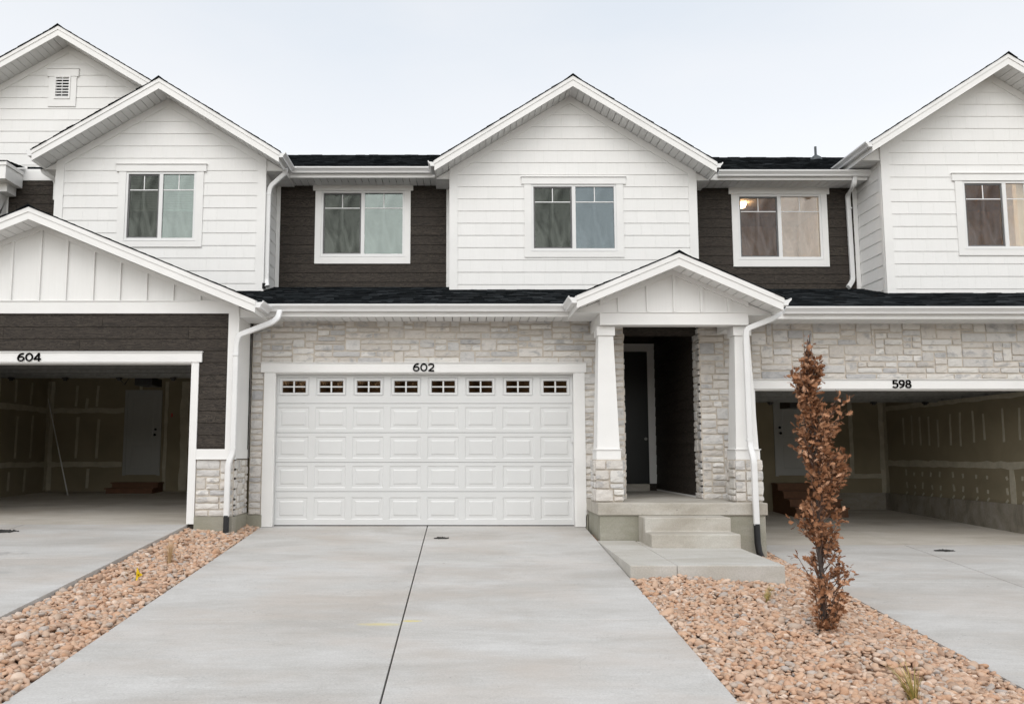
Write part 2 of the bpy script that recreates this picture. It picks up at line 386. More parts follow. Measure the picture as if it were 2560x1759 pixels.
def stonework(name, parent, Mf, u0, u1, v0, v1, holes=(), seed=1, cell=0.05, hmin=0.040, hmax=0.058, depth=0.022, wide=(3, 10), big=False, mu0=None, mort=True):
    rn = random.Random(seed)
    rows = [v0]
    while rows[-1] < v1 - hmin * 0.6: rows.append(rows[-1] + rn.uniform(hmin, hmax))
    sc = (v1 - v0) / (rows[-1] - v0); rows = [v0 + (r - v0) * sc for r in rows]
    nr = len(rows) - 1; ncol = max(2, int(round((u1 - u0) / cell))); cw = (u1 - u0) / ncol
    occ = [[False] * ncol for _ in range(nr)]
    inner = []
    for r in range(nr):
        for c_ in range(ncol):
            uc, vc = u0 + (c_ + .5) * cw, (rows[r] + rows[r+1]) / 2
            if any(a < uc < b and c < vc < d for a, b, c, d in holes): occ[r][c_] = True
    mb = MB()
    def stone(a, b, c, d):
        g = 0.0065; a += g + rn.uniform(0, .004); b -= g + rn.uniform(0, .004); c += g + rn.uniform(0, .005); d -= g + rn.uniform(0, .006)
        nu = max(2, int((b - a) / 0.055)); nv = 3 if d - c > 0.06 else 2
        bd = depth * rn.uniform(0.55, 1.15); tilt = rn.uniform(-.006, .006); i0 = len(mb.v)
        for jv in range(nv + 1):
            for ju in range(nu + 1):
                eu = ju in (0, nu); ev = jv in (0, nv)
                u = a + (b - a) * ju / nu; v = c + (d - c) * jv / nv
                if not eu: u += rn.uniform(-.008, .008)
                if eu: u += (0.005 if ju == 0 else -0.005) * rn.random() * (2.2 if ev else 1)
                if ev: v += (0.005 if jv == 0 else -0.005) * rn.random() * (1.8 if eu else 1)
                dd = bd + rn.uniform(-.004, .005) + tilt * (v - (c + d) / 2) / 0.1
                if eu or ev: dd -= rn.uniform(0.003, 0.008)
                mb.v.append(Mf(u, v, max(0.006, dd)))
        W_ = nu + 1
        for jv in range(nv):
            for ju in range(nu):
                q = i0 + jv * W_ + ju; mb.f.append((q, q + 1, q + 1 + W_, q + W_))
        loop = [i0 + k for k in range(W_)] + [i0 + k * W_ + nu for k in range(1, nv + 1)] + [i0 + nv * W_ + k for k in range(nu - 1, -1, -1)] + [i0 + k * W_ for k in range(nv - 1, 0, -1)]
        j0 = len(mb.v)
        cu, cv = (a + b) / 2, (c + d) / 2
        for k in loop:
            p = mb.v[k]
            pa = Mf(0, 0, 0); pb = Mf(0, 0, 1); n_ = (pb[0]-pa[0], pb[1]-pa[1], pb[2]-pa[2])
            h = (p[0]-pa[0])*n_[0] + (p[1]-pa[1])*n_[1] + (p[2]-pa[2])*n_[2]
            mb.v.append(tuple(p[t] - n_[t] * (h + 0.004) for t in range(3)))
        L = len(loop)
        for k in range(L): mb.f.append((loop[k], j0 + k, j0 + (k + 1) % L, loop[(k + 1) % L]))
    for r in range(nr):
        c_ = 0
        while c_ < ncol:
            if occ[r][c_]: c_ += 1; continue
            run = 0
            while c_ + run < ncol and not occ[r][c_ + run]: run += 1
            w = min(run, rn.randint(*wide))
            if run - w < wide[0]: w = run if run <= wide[1] + 1 else run - wide[0]
            w = min(w, run); q_ = rn.random()
            want = (3 if q_ < .45 else 4 if q_ < .65 else 2) if big else (1 if q_ < .06 else 2 if q_ < .74 else 3 if q_ < .93 else 4)
            if want == 4 and not big: w = min(w, 5)
            h = 1
            while h < want and r + h < nr and not any(occ[r+h][c_ + k] for k in range(w)): h += 1
            # do not leave a one-cell sliver on top
            if r + h == nr - 1 and not any(occ[nr-1][c_ + k] for k in range(w)): h += 1
            for rr in range(r, r + h):
                for k in range(w): occ[rr][c_ + k] = True
            stone(u0 + c_ * cw, u0 + (c_ + w) * cw, rows[r], rows[r + h])
            c_ += w
    o = mb.build(name, 'stone', parent)
    if mort:
        ma_ = u0 if mu0 is None else mu0
        mm = MB(); backing(mm, [(ma_, v0), (u1, v0), (u1, v1), (ma_, v1)], Mf, holes, -0.10, 0.0)
        mm.build('mortar', 'mortar', o)
    return o
def box_part(name, material, parent, *b, bevel=0.0):
    mb = MB(); mb.box(*b); return mb.build(name, material, parent, bevel=bevel)

# ------------------------------------------------------------------ world, light, camera
sc = bpy.context.scene
w = D.worlds.new('World'); sc.world = w; w.use_nodes = True; nt = w.node_tree
for n in list(nt.nodes): nt.nodes.remove(n)
out = nt.nodes.new('ShaderNodeOutputWorld'); add = nt.nodes.new('ShaderNodeAddShader')
SUN_EL, SUN_ROT = math.radians(48), math.radians(200)
sky = nt.nodes.new('ShaderNodeTexSky'); sky.sky_type = 'NISHITA'; sky.sun_disc = False
sky.sun_elevation = SUN_EL; sky.sun_rotation = SUN_ROT; sky.air_density = 1.0; sky.dust_density = 1.5
b1 = nt.nodes.new('ShaderNodeBackground'); b1.inputs['Strength'].default_value = 0.05; nt.links.new(sky.outputs[0], b1.inputs[0])
tc = nt.nodes.new('ShaderNodeTexCoord'); mp = nt.nodes.new('ShaderNodeMapping'); mp.inputs['Scale'].default_value = (1, 1, 3.0)
nt.links.new(tc.outputs['Generated'], mp.inputs[0])
nz = nt.nodes.new('ShaderNodeTexNoise'); nz.inputs['Scale'].default_value = 1.6; nz.inputs['Detail'].default_value = 6; nz.inputs['Roughness'].default_value = 0.5
nt.links.new(mp.outputs[0], nz.inputs['Vector'])
rp = nt.nodes.new('ShaderNodeValToRGB'); rp.color_ramp.elements[0].position = 0.3; rp.color_ramp.elements[0].color = (0.76, 0.825, 0.88, 1)
rp.color_ramp.elements[1].position = 0.68; rp.color_ramp.elements[1].color = (0.97, 0.96, 0.94, 1)
nt.links.new(nz.outputs['Fac'], rp.inputs[0])
sp = nt.nodes.new('ShaderNodeSeparateXYZ'); nt.links.new(tc.outputs['Generated'], sp.inputs[0])
r2 = nt.nodes.new('ShaderNodeValToRGB'); r2.color_ramp.elements[0].position = 0.30; r2.color_ramp.elements[0].color = (1, 1, 1, 1)
r2.color_ramp.elements[1].position = 0.58; r2.color_ramp.elements[1].color = (0, 0, 0, 1)
nt.links.new(sp.outputs[2], r2.inputs[0])
mx = nt.nodes.new('ShaderNodeMix'); mx.data_type = 'RGBA'; nt.links.new(r2.outputs[0], mx.inputs[0]); nt.links.new(rp.outputs[0], mx.inputs[6])
mx.inputs[7].default_value = (1.06, 1.045, 1.01, 1)
# the veil is brighter and warmer towards the low sun behind the photographer
r3 = nt.nodes.new('ShaderNodeMapRange'); r3.inputs['From Min'].default_value = 0.1; r3.inputs['From Max'].default_value = -0.95; r3.inputs['To Min'].default_value = 0.0; r3.inputs['To Max'].default_value = 1.0
nt.links.new(sp.outputs[1], r3.inputs[0])
gl_ = nt.nodes.new('ShaderNodeMix'); gl_.data_type = 'RGBA'; nt.links.new(r3.outputs[0], gl_.inputs[0]); gl_.inputs[6].default_value = (1, 1, 1, 1); gl_.inputs[7].default_value = (2.06, 2.03, 1.97, 1)
ml_ = nt.nodes.new('ShaderNodeMix'); ml_.data_type = 'RGBA'; ml_.blend_type = 'MULTIPLY'; ml_.inputs[0].default_value = 1.0; nt.links.new(mx.outputs[2], ml_.inputs[6]); nt.links.new(gl_.outputs[2], ml_.inputs[7])
b2 = nt.nodes.new('ShaderNodeBackground'); b2.inputs['Strength'].default_value = 0.90; nt.links.new(ml_.outputs[2], b2.inputs[0])
nt.links.new(b1.outputs[0], add.inputs[0]); nt.links.new(b2.outputs[0], add.inputs[1]); nt.links.new(add.outputs[0], out.inputs[0])
sl = D.lights.new('sun', 'SUN'); sl.energy = 1.0; sl.angle = math.radians(35); sl.color = (1.0, 0.975, 0.945)
so = D.objects.new('sun', sl); C.objects.link(so)
d = Vector((-math.sin(math.radians(20)) * math.cos(SUN_EL), -math.cos(math.radians(20)) * math.cos(SUN_EL), math.sin(SUN_EL)))  # towards the sun
so.rotation_euler = d.to_track_quat('Z', 'Y').to_euler(); so.location = (0, -10, 20)
cam = D.cameras.new('camera'); co = D.objects.new('camera', cam); C.objects.link(co); sc.camera = co
cam.sensor_width = 36; cam.lens = F / 2560 * 36; cam.shift_x = (1280 - CX) / 2560; cam.shift_y = (CY - 879.5) / 2560
cam.clip_end = 2000; co.location = (0, 0, ZC); co.rotation_euler = (math.pi / 2 + TH, 0, 0)
vs = sc.view_settings; vs.view_transform = 'Standard'; vs.look = 'None'; vs.exposure = 0.0; vs.gamma = 1.0
vs.exposure = -0.10
sc.render.engine = 'CYCLES'; sc.render.resolution_x = 1024; sc.render.resolution_y = 703

# ------------------------------------------------------------------ ground, drives
SL = 0.0886
def z602(y): return -SL * (12 - y)
def z604(y): return 0.10 - SL * (11.3 - y)
def z598(y): return -0.283 - SL * (12 - y)
g = MB()
ys = [(-400, -1.9), (-9, -1.9), (0, -1.75), (11, -0.75), (30, -0.6), (400, -0.6)]
for (a, za), (b, zb) in zip(ys, ys[1:]): g.poly([(-400, a, za), (400, a, za), (400, b, zb), (-400, b, zb)])
struct(g.build('ground', 'ground_dirt'))
g = MB(); g.poly([(-400, -10, -1.62), (400, -10, -1.62), (400, -1.6, -1.62), (-400, -1.6, -1.62)]); g.poly([(-400, -10, -1.62), (-400, -10, -1.9), (400, -10, -1.9), (400, -10, -1.62)])
struct(g.build('road', 'asphalt'))
g = MB(); rh = random.Random(9); nx_ = 60; hl = []
for i in range(nx_ + 1):
    x = -240 + 480 * i / nx_; h = 10.5 + 2.5 * math.sin(x * .05) + rh.uniform(-.8, .8); hl.append((x, h))
for (x0, h0), (x1, h1) in zip(hl, hl[1:]):
    g.poly([(x0, -26, -1.95), (x0, -52, h0), (x1, -52, h1), (x1, -26, -1.95)]); g.poly([(x0, -52, h0), (x0, -130, h0 * .8), (x1, -130, h1 * .8), (x1, -52, h1)])
struct(g.build('sky_blocking_berm', 'ground_dirt'))  # unseen berm added behind the camera to keep low sky light out
def slab(mb, x0, x1, y0, y1, zf, th=0.35):
    mb.hexa([(x0,y0,zf(y0)-th),(x1,y0,zf(y0)-th),(x1,y1,zf(y1)-th),(x0,y1,zf(y1)-th),(x0,y0,zf(y0)),(x1,y0,zf(y0)),(x1,y1,zf(y1)),(x0,y1,zf(y1))])
def drive(xs, ysplit, zf, gx=0.014, gy=0.005):
    mb = MB(); gaps = MB()
    for i in range(len(xs) - 1):
        for j in range(len(ysplit) - 1):
            xa = xs[i] + (gx/2 if i else 0); xb = xs[i+1] - (gx/2 if i < len(xs)-2 else 0)
            ya = ysplit[j] + (gy/2 if j else 0); yb = ysplit[j+1] - (gy/2 if j < len(ysplit)-2 else 0)
            slab(mb, xa, xb, ya, yb, zf)
    o = mb.build('driveway', 'drive_concrete', bevel=0.004); return struct(o)
drive([-3.21, -0.583, 1.915], [-1.6, 1.6, 4.4, 7.28, 9.62, 12.2], z602)
drive([-9.6, -6.56, -4.12], [-1.6, 1.5, 4.2, 6.6, 9.1, 11.32], z604)
drive([4.61, 6.96, 10.2], [-1.6, 1.6, 4.4, 7.3, 9.75, 12.02], z598)
# gravel beds
def gz_left(x, y):
    t = (x + 4.12) / 0.91; return (z604(y) - 0.045) * (1 - t) + (z602(y) - 0.012) * t
def gz_right(x, y):
    t = max(0, min(1, ((x - 1.915) / 2.695 - .45) / .55)); t = t * t * (3 - 2 * t); return (z602(y) - 0.012) * (1 - t) + (z598(y) - 0.005) * t
bed = MB()
def bedgrid(x0, x1, y0, y1, fn, nx=20, ny=70):
    i0 = len(bed.v)
    for j in range(ny + 1):
        for i in range(nx + 1):
            x = x0 + (x1 - x0) * i / nx; y = y0 + (y1 - y0) * j / ny; bed.v.append((x, y, fn(x, y) - 0.03 + .03 * math.exp(-((x - 3.55) / .3) ** 2 - ((y - 6.2) / .3) ** 2)))
    for j in range(ny):
        for i in range(nx):
            q = i0 + j * (nx + 1) + i; bed.f.append((q, q + 1, q + nx + 2, q + nx + 1))
bedgrid(-4.12, -3.21, -1.6, 12.0, gz_left)
bedgrid(1.915, 4.61, -1.6, 11.6, gz_right)
struct(bed.build('planting_bed', 'soil'))
def ico(sub):
    import bmesh
    bm = bmesh.new(); bmesh.ops.create_icosphere(bm, subdivisions=sub, radius=1.0)
    V = np.array([v.co[:] for v in bm.verts]); Fc = np.array([[v.index for v in f.verts] for f in bm.faces]); bm.free(); return V, Fc
def pebbles():
    rs = np.random.RandomState(5); V2, F2 = ico(2)
    bases = []
    for k in range(10):
        V = V2.copy()
        for _ in range(5):
            dvec = rs.randn(3); dvec /= np.linalg.norm(dvec); s = V @ dvec
            V -= np.outer(np.clip(s - rs.uniform(.35, .8), 0, None), dvec) * rs.uniform(.5, .9)
        V += rs.randn(*V.shape) * 0.02; bases.append(V)
    AV, AF = [], []; off = 0; n = 0
    def put(x, y, z, s):
        nonlocal off, n
        V = bases[rs.randint(10)] * np.array([s * rs.uniform(.85, 1.35), s * rs.uniform(.7, 1.0), s * rs.uniform(.42, .72)])
        a, b, c = rs.uniform(0, 6.28), rs.normal(0, .35), rs.normal(0, .35)
        Rz = np.array([[math.cos(a), -math.sin(a), 0], [math.sin(a), math.cos(a), 0], [0, 0, 1]])
        Rx = np.array([[1, 0, 0], [0, math.cos(b), -math.sin(b)], [0, math.sin(b), math.cos(b)]])
        Ry = np.array([[math.cos(c), 0, math.sin(c)], [0, 1, 0], [-math.sin(c), 0, math.cos(c)]])
        AV.append(V @ (Rz @ Rx @ Ry).T + np.array([x, y, z])); AF.append(F2 + off); off += len(V); n += 1
    def fill(x0, x1, y0, y1, fn, test, sp=0.040, big=1.0):
        for layer in range(2):
            y = y0
            while y < y1:
                x = x0
                while x < x1:
                    px, py = x + rs.uniform(-.6, .6) * sp, y + rs.uniform(-.6, .6) * sp
                    if x0 + .015 < px < x1 - .015 and test(px, py) and (layer == 0 or rs.rand() < 0.5):
                        s = min(0.055, abs(rs.normal(0.0265, 0.0075)) + 0.004) * big
                        und = 0.015 * math.sin(px * 5.1 + py * 2.3) + 0.012 * math.sin(py * 6.7 - px * 3)
                        edge = min(px - x0, x1 - px); und = und * min(1, edge / 0.15)
                        s *= 1.5 if rs.rand() < .035 else 1.0
                        put(px, py, fn(px, py) + und - 0.012 + layer * 0.021 + rs.uniform(-.006, .008), s)
                    x += sp
                y += sp
    fill(-4.11, -3.215, 4.0, 12.0, gz_left, lambda x, y: (y < 11.28 or x > -3.43) and y < 11.97, big=1.12)
    inst = lambda x, y: (y < 8.80 or x > 3.735) and (y < 10.98 or x > 4.42) and y < 11.7 and not (((x - 3.55) / .30) ** 2 + ((y - 6.2) / .34) ** 2 < 1 and rs.rand() < .6)
    fill(1.92, 4.60, 4.3, 11.7, gz_right, inst)
    V = np.concatenate(AV); Fa = np.concatenate(AF)
    me = D.meshes.new('gravel'); me.vertices.add(len(V)); me.vertices.foreach_set('co', V.ravel().astype('f'))
    me.loops.add(Fa.size); me.loops.foreach_set('vertex_index', Fa.ravel().astype('i'))
    me.polygons.add(len(Fa)); me.polygons.foreach_set('loop_start', np.arange(0, Fa.size, 3, dtype='i'))
    me.polygons.foreach_set('use_smooth', np.ones(len(Fa), dtype=bool)); me.update(calc_edges=True)
    me.materials.append(M['river_stone']); o = D.objects.new('gravel', me); C.objects.link(o); o['kind'] = 'stuff'; o['label'] = 'rounded tan and pink river stones filling the planting beds'
    print('pebbles', n)
pebbles()

# ------------------------------------------------------------------ house builders
def gutter(mb, p0, p1, outd):      # p0,p1 along the eave top back edge; outd outward unit vector
    prof = [(0, 0), (0, -.105), (.07, -.105), (.078, -.075), (.098, -.05), (.118, -.03), (.122, -.016), (.122, 0), (.108, 0), (.104, -.02), (.02, -.03), (.016, 0)]
    p0, p1, o_ = Vector(p0), Vector(p1), Vector(outd); i = len(mb.v); n = len(prof)
    for p in (p0, p1):
        for (a, b) in prof: mb.v.append(tuple(p + o_ * a + Vector((0, 0, b))))
    for k in range(n):
        j = (k + 1) % n; mb.f.append((i + k, i + j, i + n + j, i + n + k))
    mb.f.append(tuple(range(i, i + n))[::-1]); mb.f.append(tuple(range(i + n, i + 2 * n)))
def gutter_part(parent, p0, p1, outd, zig=True):
    mb = MB(); gutter(mb, p0, p1, outd); return mb.build('gutter', 'white_metal', parent)
def slats_x(mb, x0, x1, y0, y1, z, w=0.135, gap=0.011, th=0.012):   # flat soffit under an eave running along X: slats run along Y
    x = x0
    while x < x1 - 1e-4:
        xe = min(x + w, x1); mb.box(x, xe - gap, y0, y1, z, z + th)
        x = xe
def slats_y(mb, x0, x1, y0, y1, z, w=0.135, gap=0.011, th=0.012):
    y = y0
    while y < y1 - 1e-4:
        ye = min(y + w, y1); mb.box(x0, x1, y, ye - gap, z, z + th)
        y = ye
def shingles_plane(mb, x0, x1, y0, z0, y1, z1, expo=0.142, tabs=True):
    L = math.hypot(y1 - y0, z1 - z0); n = int(L / expo); dy, dz = (y1 - y0) / L, (z1 - z0) / L; ny, nz_ = -dz, dy
    for k in range(n + 1):
        s0 = k * expo; s1 = min(L, s0 + expo + .02)
        x = x0 - random.uniform(0, .2)
        while x < x1:
            w_ = random.uniform(0.08, 0.30) if tabs else 1.0
            a, b = max(x, x0), min(x + w_, x1); x += w_
            if b - a < .005: continue
            t = random.choice((0.007, 0.011, 0.015)) + random.uniform(0, .002); so_ = random.choice((0, 0, .012)) + s0
            P = lambda s, h: (y0 + dy * s + ny * h, z0 + dz * s + nz_ * h)
            q = [P(so_, 0), P(so_, t), P(s1, 0.002), P(s1, -0.002)]
            i = len(mb.v)
            for xx in (a, b): mb.v += [(xx, q_[0], q_[1]) for q_ in q]
            mb.f += [(i, i+1, i+5, i+4), (i+1, i+2, i+6, i+5), (i, i+3, i+2, i+1), (i+4, i+5, i+6, i+7)]
def main_roof(parent, x0, x1, y0, z0, y1, z1, yb=None, zb=None):
    mb = MB(); shingles_plane(mb, x0, x1, y0, z0, y1, z1)
    o = mb.build('roof', 'roof_shingle', parent)
    b = MB(); b.hexa([(x0,y0,z0-.03),(x1,y0,z0-.03),(x1,y1,z1-.03),(x0,y1,z1-.03),(x0,y0,z0),(x1,y0,z0),(x1,y1,z1),(x0,y1,z1)])
    if yb: b.hexa([(x0,y1+.001,z1-.03),(x1,y1+.001,z1-.03),(x1,yb,zb-.03),(x0,yb,zb-.03),(x0,y1+.001,z1),(x1,y1+.001,z1),(x1,yb,zb),(x0,yb,zb)])
    b.build('roof_deck', 'roof_shingle', o); return o

def gable_roof(parent, pk, le, re, Yf, Yw, Yb, wallL, wallR, fh=0.20, sideL=None, sideR=None, gl=None, gr=None, peak_flat=0.0):
    """pk, le, re = (X,Z) of the outer top line at the front; Yf rake front, Yw wall, Yb back end."""
    rf = MB(); fa = MB(); so_ = MB()
    for (e, sgn) in ((le, -1), (re, 1)):
        dx, dz = e[0] - pk[0], e[1] - pk[1]; L = math.hypot(dx, dz); ux, uz = dx / L, dz / L; nx_, nz_ = (-uz * sgn, ux * sgn)
        if nz_ < 0: nx_, nz_ = -nx_, -nz_
        # shingles: base layer and courses, a ragged dark edge above the white rake
        def P(s, h): return (pk[0] + ux * s + nx_ * h, pk[1] + uz * s + nz_ * h)
        q = [P(0, 0.0), P(L + .015, 0.0), P(L + .015, .012), P(0, .012)]
        rf.prism(q, front(0), -Yb, -(Yf - .014))
        s = 0.04
        while s < L:
            e_ = min(s + .145, L + .02); t = random.uniform(.016, .024); jf = random.uniform(0, .02)
            rf.prism([P(s, .011), P(e_, .013), P(e_, t), P(s, .014)], front(0), -Yb, -(Yf - .016 - jf)); s += .145
        # fascia, two tiers (plumb ends)
        def V(s, h): return (pk[0] + ux * s, pk[1] + uz * s + h)
        fa.prism([V(0, -fh), V(L, -fh), V(L, -.072), V(0, -.072)], front(0), -(Yf + .022), -Yf)
        fa.prism([V(0, -.074), V(L + .004, -.074), V(L + .004, -.002), V(0, -.002)], front(0), -(Yf + .022), -(Yf - .012))
        # soffit boards with seams, perpendicular to the rake
        s = 0.0; w_ = 0.14
        while s < L - .01:
            e_ = min(s + w_, L); h0 = -fh + .022
            so_.prism([V(s, h0), V(e_ - .012, h0), V(e_ - .012, h0 + .014), V(s, h0 + .014)], front(0), -(Yw - .0), -(Yf + .023)); s = e_
        # deck filling above soffit
        fa.prism([V(0, -.05), V(L, -.05), V(L, -.003), V(0, -.003)], front(0), -Yb, -(Yf + .023))
    # ridge cap
    rf.prism([(pk[0] - .13, pk[1] - .13 * abs(pk[1]-le[1])/abs(pk[0]-le[0]) + .018), (pk[0], pk[1] + .02), (pk[0] + .13, pk[1] - .13 * abs(pk[1]-re[1])/abs(pk[0]-re[0]) + .018), (pk[0], pk[1] + .038)], front(0), -Yb, -(Yf - .035))
    o = rf.build('roof', 'roof_shingle', parent)
    fa.build('rake_fascia', 'white_trim', o); so_.build('soffit', 'soffit_white', o)
    # side eaves
    for (e, wx, side, sgn, gd) in ((le, wallL, sideL, -1, gl), (re, wallR, sideR, 1, gr)):
        if side is None: continue
        yb_ = side; zb = e[1] - fh
        f2 = MB()
        xa, xb = sorted((e[0], e[0] - sgn * .022))
        f2.box(xa, xb, Yf + .0225, yb_, zb - 0.0, e[1] - .03)
        # closing board under the rake soffit, in the wall plane
        sl_ = abs((pk[1] - e[1]) / (pk[0] - e[0])); ww = abs(wx - e[0])
        xin = e[0] - sgn * .023
        f2.prism([(xin, zb + .01), (wx, zb + .01), (wx, zb + .012 + sl_ * ww), (xin, zb + .03)], front(Yw), -.02, -.001)
        f2.build('eave_fascia', 'white_trim', o)
        s2 = MB(); x0_, x1_ = sorted((e[0] - sgn * .023, wx)); slats_y(s2, x0_, x1_, Yw - 0.02, yb_, zb); s2.build('soffit', 'soffit_white', o)
        if gd is not None:
            gp = MB(); gutter(gp, (e[0] + sgn * .001, Yf + gd[0], e[1] - .005), (e[0] + sgn * .001, gd[1], e[1] - .005), (sgn, 0, 0)); gp.build('gutter', 'white_metal', parent)
    return o

def window(parent, Yw, x0, x1, z0, z1, panes, trim=0.135, head=(0.05, 0.14), room='room_paint', depth=2.2, proud=0.028, lit=None, blind=False, apron=0.13, muntin=True, xl=None):
    """x0..z1 outer frame; builds surround, frame, two panes, muntins and the room behind"""
    s = MB(); Mf = front(Yw)
    s.box(x0 - trim, x0 + .001, Yw - proud, Yw + .02, z0 - apron, z1 + .004)
    s.box(x1 - .001, x1 + trim, Yw - proud, Yw + .02, z0 - apron, z1 + .004)
    s.box(x0 + .0012, x1 - .0012, Yw - proud + .001, Yw + .02, z0 - apron, z0 + .001)
    s.box(x0 - trim - head[0], x1 + trim + head[0], Yw - proud - .010, Yw + .02, z1 + .0045, z1 + head[1])
    s.box(x0 - trim - head[0] - .015, x1 + trim + head[0] + .015, Yw - proud - .028, Yw + .02, z1 + head[1] + .0005, z1 + head[1] + .012)
    win = s.build('window', 'white_trim', parent)
    fr = MB(); t = .045; yf = Yw - .018; yb = Yw + .07; xm = (x0 + x1) / 2
    fr.box(x0 + .002, x0 + t, yf, yb, z0 + .002, z1 + .003); fr.box(x1 - t, x1 - .002, yf, yb, z0 + .002, z1 + .003)
    fr.box(x0 + t, x1 - t, yf + .001, yb, z0 + .0015, z0 + t); fr.box(x0 + t, x1 - t, yf + .001, yb, z1 - t + .003, z1 + .003)
    fr.box(xm - .035, xm + .035, yf + .003, yb, z0 + t + .0005, z1 - t + .002)
    fr.box(x0 - .012, x1 + .012, yf - .014, Yw - .002, z0 - .014, z0 + .0025)
    # sash of the sliding half
    a, b, c, e = x0 + t + .001, xm - .036, z0 + t + .001, z1 - t + .001; q = .028
    fr.build('frame', 'white_metal', win)
    sa = MB()
    sa.box(a, a + q, yf + .02, yf + .04, c, e); sa.box(b - q, b, yf + .02, yf + .04, c, e); sa.box(a + q, b - q, yf + .021, yf + .04, c, c + q); sa.box(a + q, b - q, yf + .021, yf + .04, e - q, e)
    sa.build('sash', 'raised_door', win)
    for (pa, pb, pm, yy) in ((a + q, b - q, panes[0], yf + .03), (xm + .035, x1 - t, panes[1], yf + .028)):
        p = MB(); p.box(pa, pb, yy, yy + .005, c, e); p.build('pane', pm, win)
        if muntin:
            mn = MB(); zz = e - (e - c) * .245; mn.box(pa, pb, yy - .006, yy - .001, zz - .009, zz + .009); mn.box((pa + pb) / 2 - .009, (pa + pb) / 2 + .009, yy - .0055, yy - .0015, zz + .0095, e)
            mn.build('muntin', 'white_metal', win)
    if blind:
        bl = MB(); zz = e - .01
        while zz > c + (e - c) * .47: bl.hexa([(a, yb+.03, zz-.006), (x1-t, yb+.03, zz-.006), (x1-t, yb+.05, zz+.010), (a, yb+.05, zz+.010), (a, yb+.03, zz-.003), (x1-t, yb+.03, zz-.003), (x1-t, yb+.05, zz+.013), (a, yb+.05, zz+.013)]); zz -= .034
        bl.box(a, x1 - t, yb + .03, yb + .06, zz - .02, zz + .01); bl.build('blind', 'blind_white', win)
    # room shell behind the glass
    r = MB(); X0, X1, Z0, Z1, Y0, Y1 = x0 - .7, x1 + .7, z0 - .8, z1 + (.16 if lit else .28), Yw + .121, Yw + depth
    r.box(X0 - .1, X0, Y0, Y1, Z0, Z1); r.box(X1, X1 + .1, Y0, Y1, Z0, Z1); r.box(X0 - .1, X1 + .1, Y1, Y1 + .1, Z0, Z1); r.box(X0 - .1, X1 + .1, Y0, Y1 + .1, Z0 - .1, Z0); r.box(X0 - .1, X1 + .1, Y0, Y1 + .1, Z1, Z1 + .1)
    r.box(X0 - .1, x0 - .02, Y0 - .001, Y0 + .03, Z0, Z1)
    r.box(x1 + .02, X1 + .1, Y0 - .001, Y0 + .03, Z0, Z1); r.box(x0 - .02, x1 + .02, Y0 - .001, Y0 + .03, Z0, z0 - .02); r.box(x0 - .02, x1 + .02, Y0 - .001, Y0 + .03, z1 + .02, Z1)
    r.build('room', room, win)
    if lit:
        l = MB(); lx, ly, rr = lit; l.tube([(lx, ly, Z1 - .001), (lx, ly, Z1 - .05), (lx, ly, Z1 - .10)], [rr, rr, rr * .7], 20)
        l.build('ceiling_lamp', 'lamp_glow', win, smooth=False)
    return win
def downspout(parent, pts, w=0.085, h=0.06, rnd=0.06, seams=()):
    P = [Vector(p) for p in pts]; out_ = [P[0]]
    for i in range(1, len(P) - 1):
        a = (P[i-1] - P[i]); b = (P[i+1] - P[i]); r = min(rnd, a.length * .45, b.length * .45); a.normalize(); b.normalize()
        for t in np.linspace(0, 1, 6): out_.append((P[i] + a * r) * (1-t)**2 + P[i] * 2 * t * (1-t) + (P[i] + b * r) * t**2)
    out_.append(P[-1]); mb = MB(); mb.rect_sweep(out_, w, h)
    for s_ in seams: mb.box(s_[0] - w/2 - .005, s_[0] + w/2 + .005, s_[1] - h/2 - .005, s_[1] + h/2 + .004, s_[2] - .015, s_[2] + .015)
    return mb.build('downspout', 'white_metal', parent)
def corrugated(parent, pts, r=0.042):
    P = [Vector(p) for p in pts]; res = []; rad = []
    L = sum((P[i+1]-P[i]).length for i in range(len(P)-1)); n = int(L / .0065)
    for k in range(n + 1):
        s = L * k / n; i = 0
        while i < len(P) - 2 and s > (P[i+1]-P[i]).length: s -= (P[i+1]-P[i]).length; i += 1
        res.append(P[i].lerp(P[i+1], min(1, s / (P[i+1]-P[i]).length))); rad.append(r * (1.0 if k % 2 else 0.88))
    mb = MB(); mb.tube(res, rad, 16); return mb.build('drain_pipe', 'black_plastic', parent, smooth=True)
def bez(p, n=12):
    out_ = []
    for k in range(0, len(p) - 3, 3):
        a, b, c, d = p[k:k+4]
        for q in range(n + 1):
            t = q / n; out_.append(tuple((1-t)**3*a[i] + 3*(1-t)**2*t*b[i] + 3*(1-t)*t*t*c[i] + t**3*d[i] for i in (0, 1)))
    return out_
def ell(cx, cy, rx, ry): return [(cx + rx * math.cos(2*math.pi*k/32), cy + ry * math.sin(2*math.pi*k/32)) for k in range(33)]
GL = {
 '0': [ell(.42, .5, .335, .415)],
 '6': [ell(.41, .325, .31, .24), bez([(.10, .325), (.10, .62), (.27, .93), (.69, .905)])],
 '9': [ell(.41, .675, .31, .24), bez([(.72, .675), (.72, .38), (.55, .07), (.13, .095)])],
 '8': [ell(.41, .715, .255, .20), ell(.41, .285, .315, .20)],
 '2': [bez([(.11, .74), (.16, .96), (.68, .98), (.68, .68), (.68, .48), (.45, .38), (.13, .10)]), [(.08, .085), (.73, .085)]],
 '4': [[(.56, .93), (.10, .29)], [(.04, .27), (.80, .27)], [(.58, 0.0), (.58, 1.0)]],
 '5': [[(.70, .915), (.18, .915)], [(.20, .93), (.16, .50)], bez([(.15, .52), (.30, .62), (.72, .66), (.72, .34), (.72, .02), (.30, .02), (.08, .18)])],
}
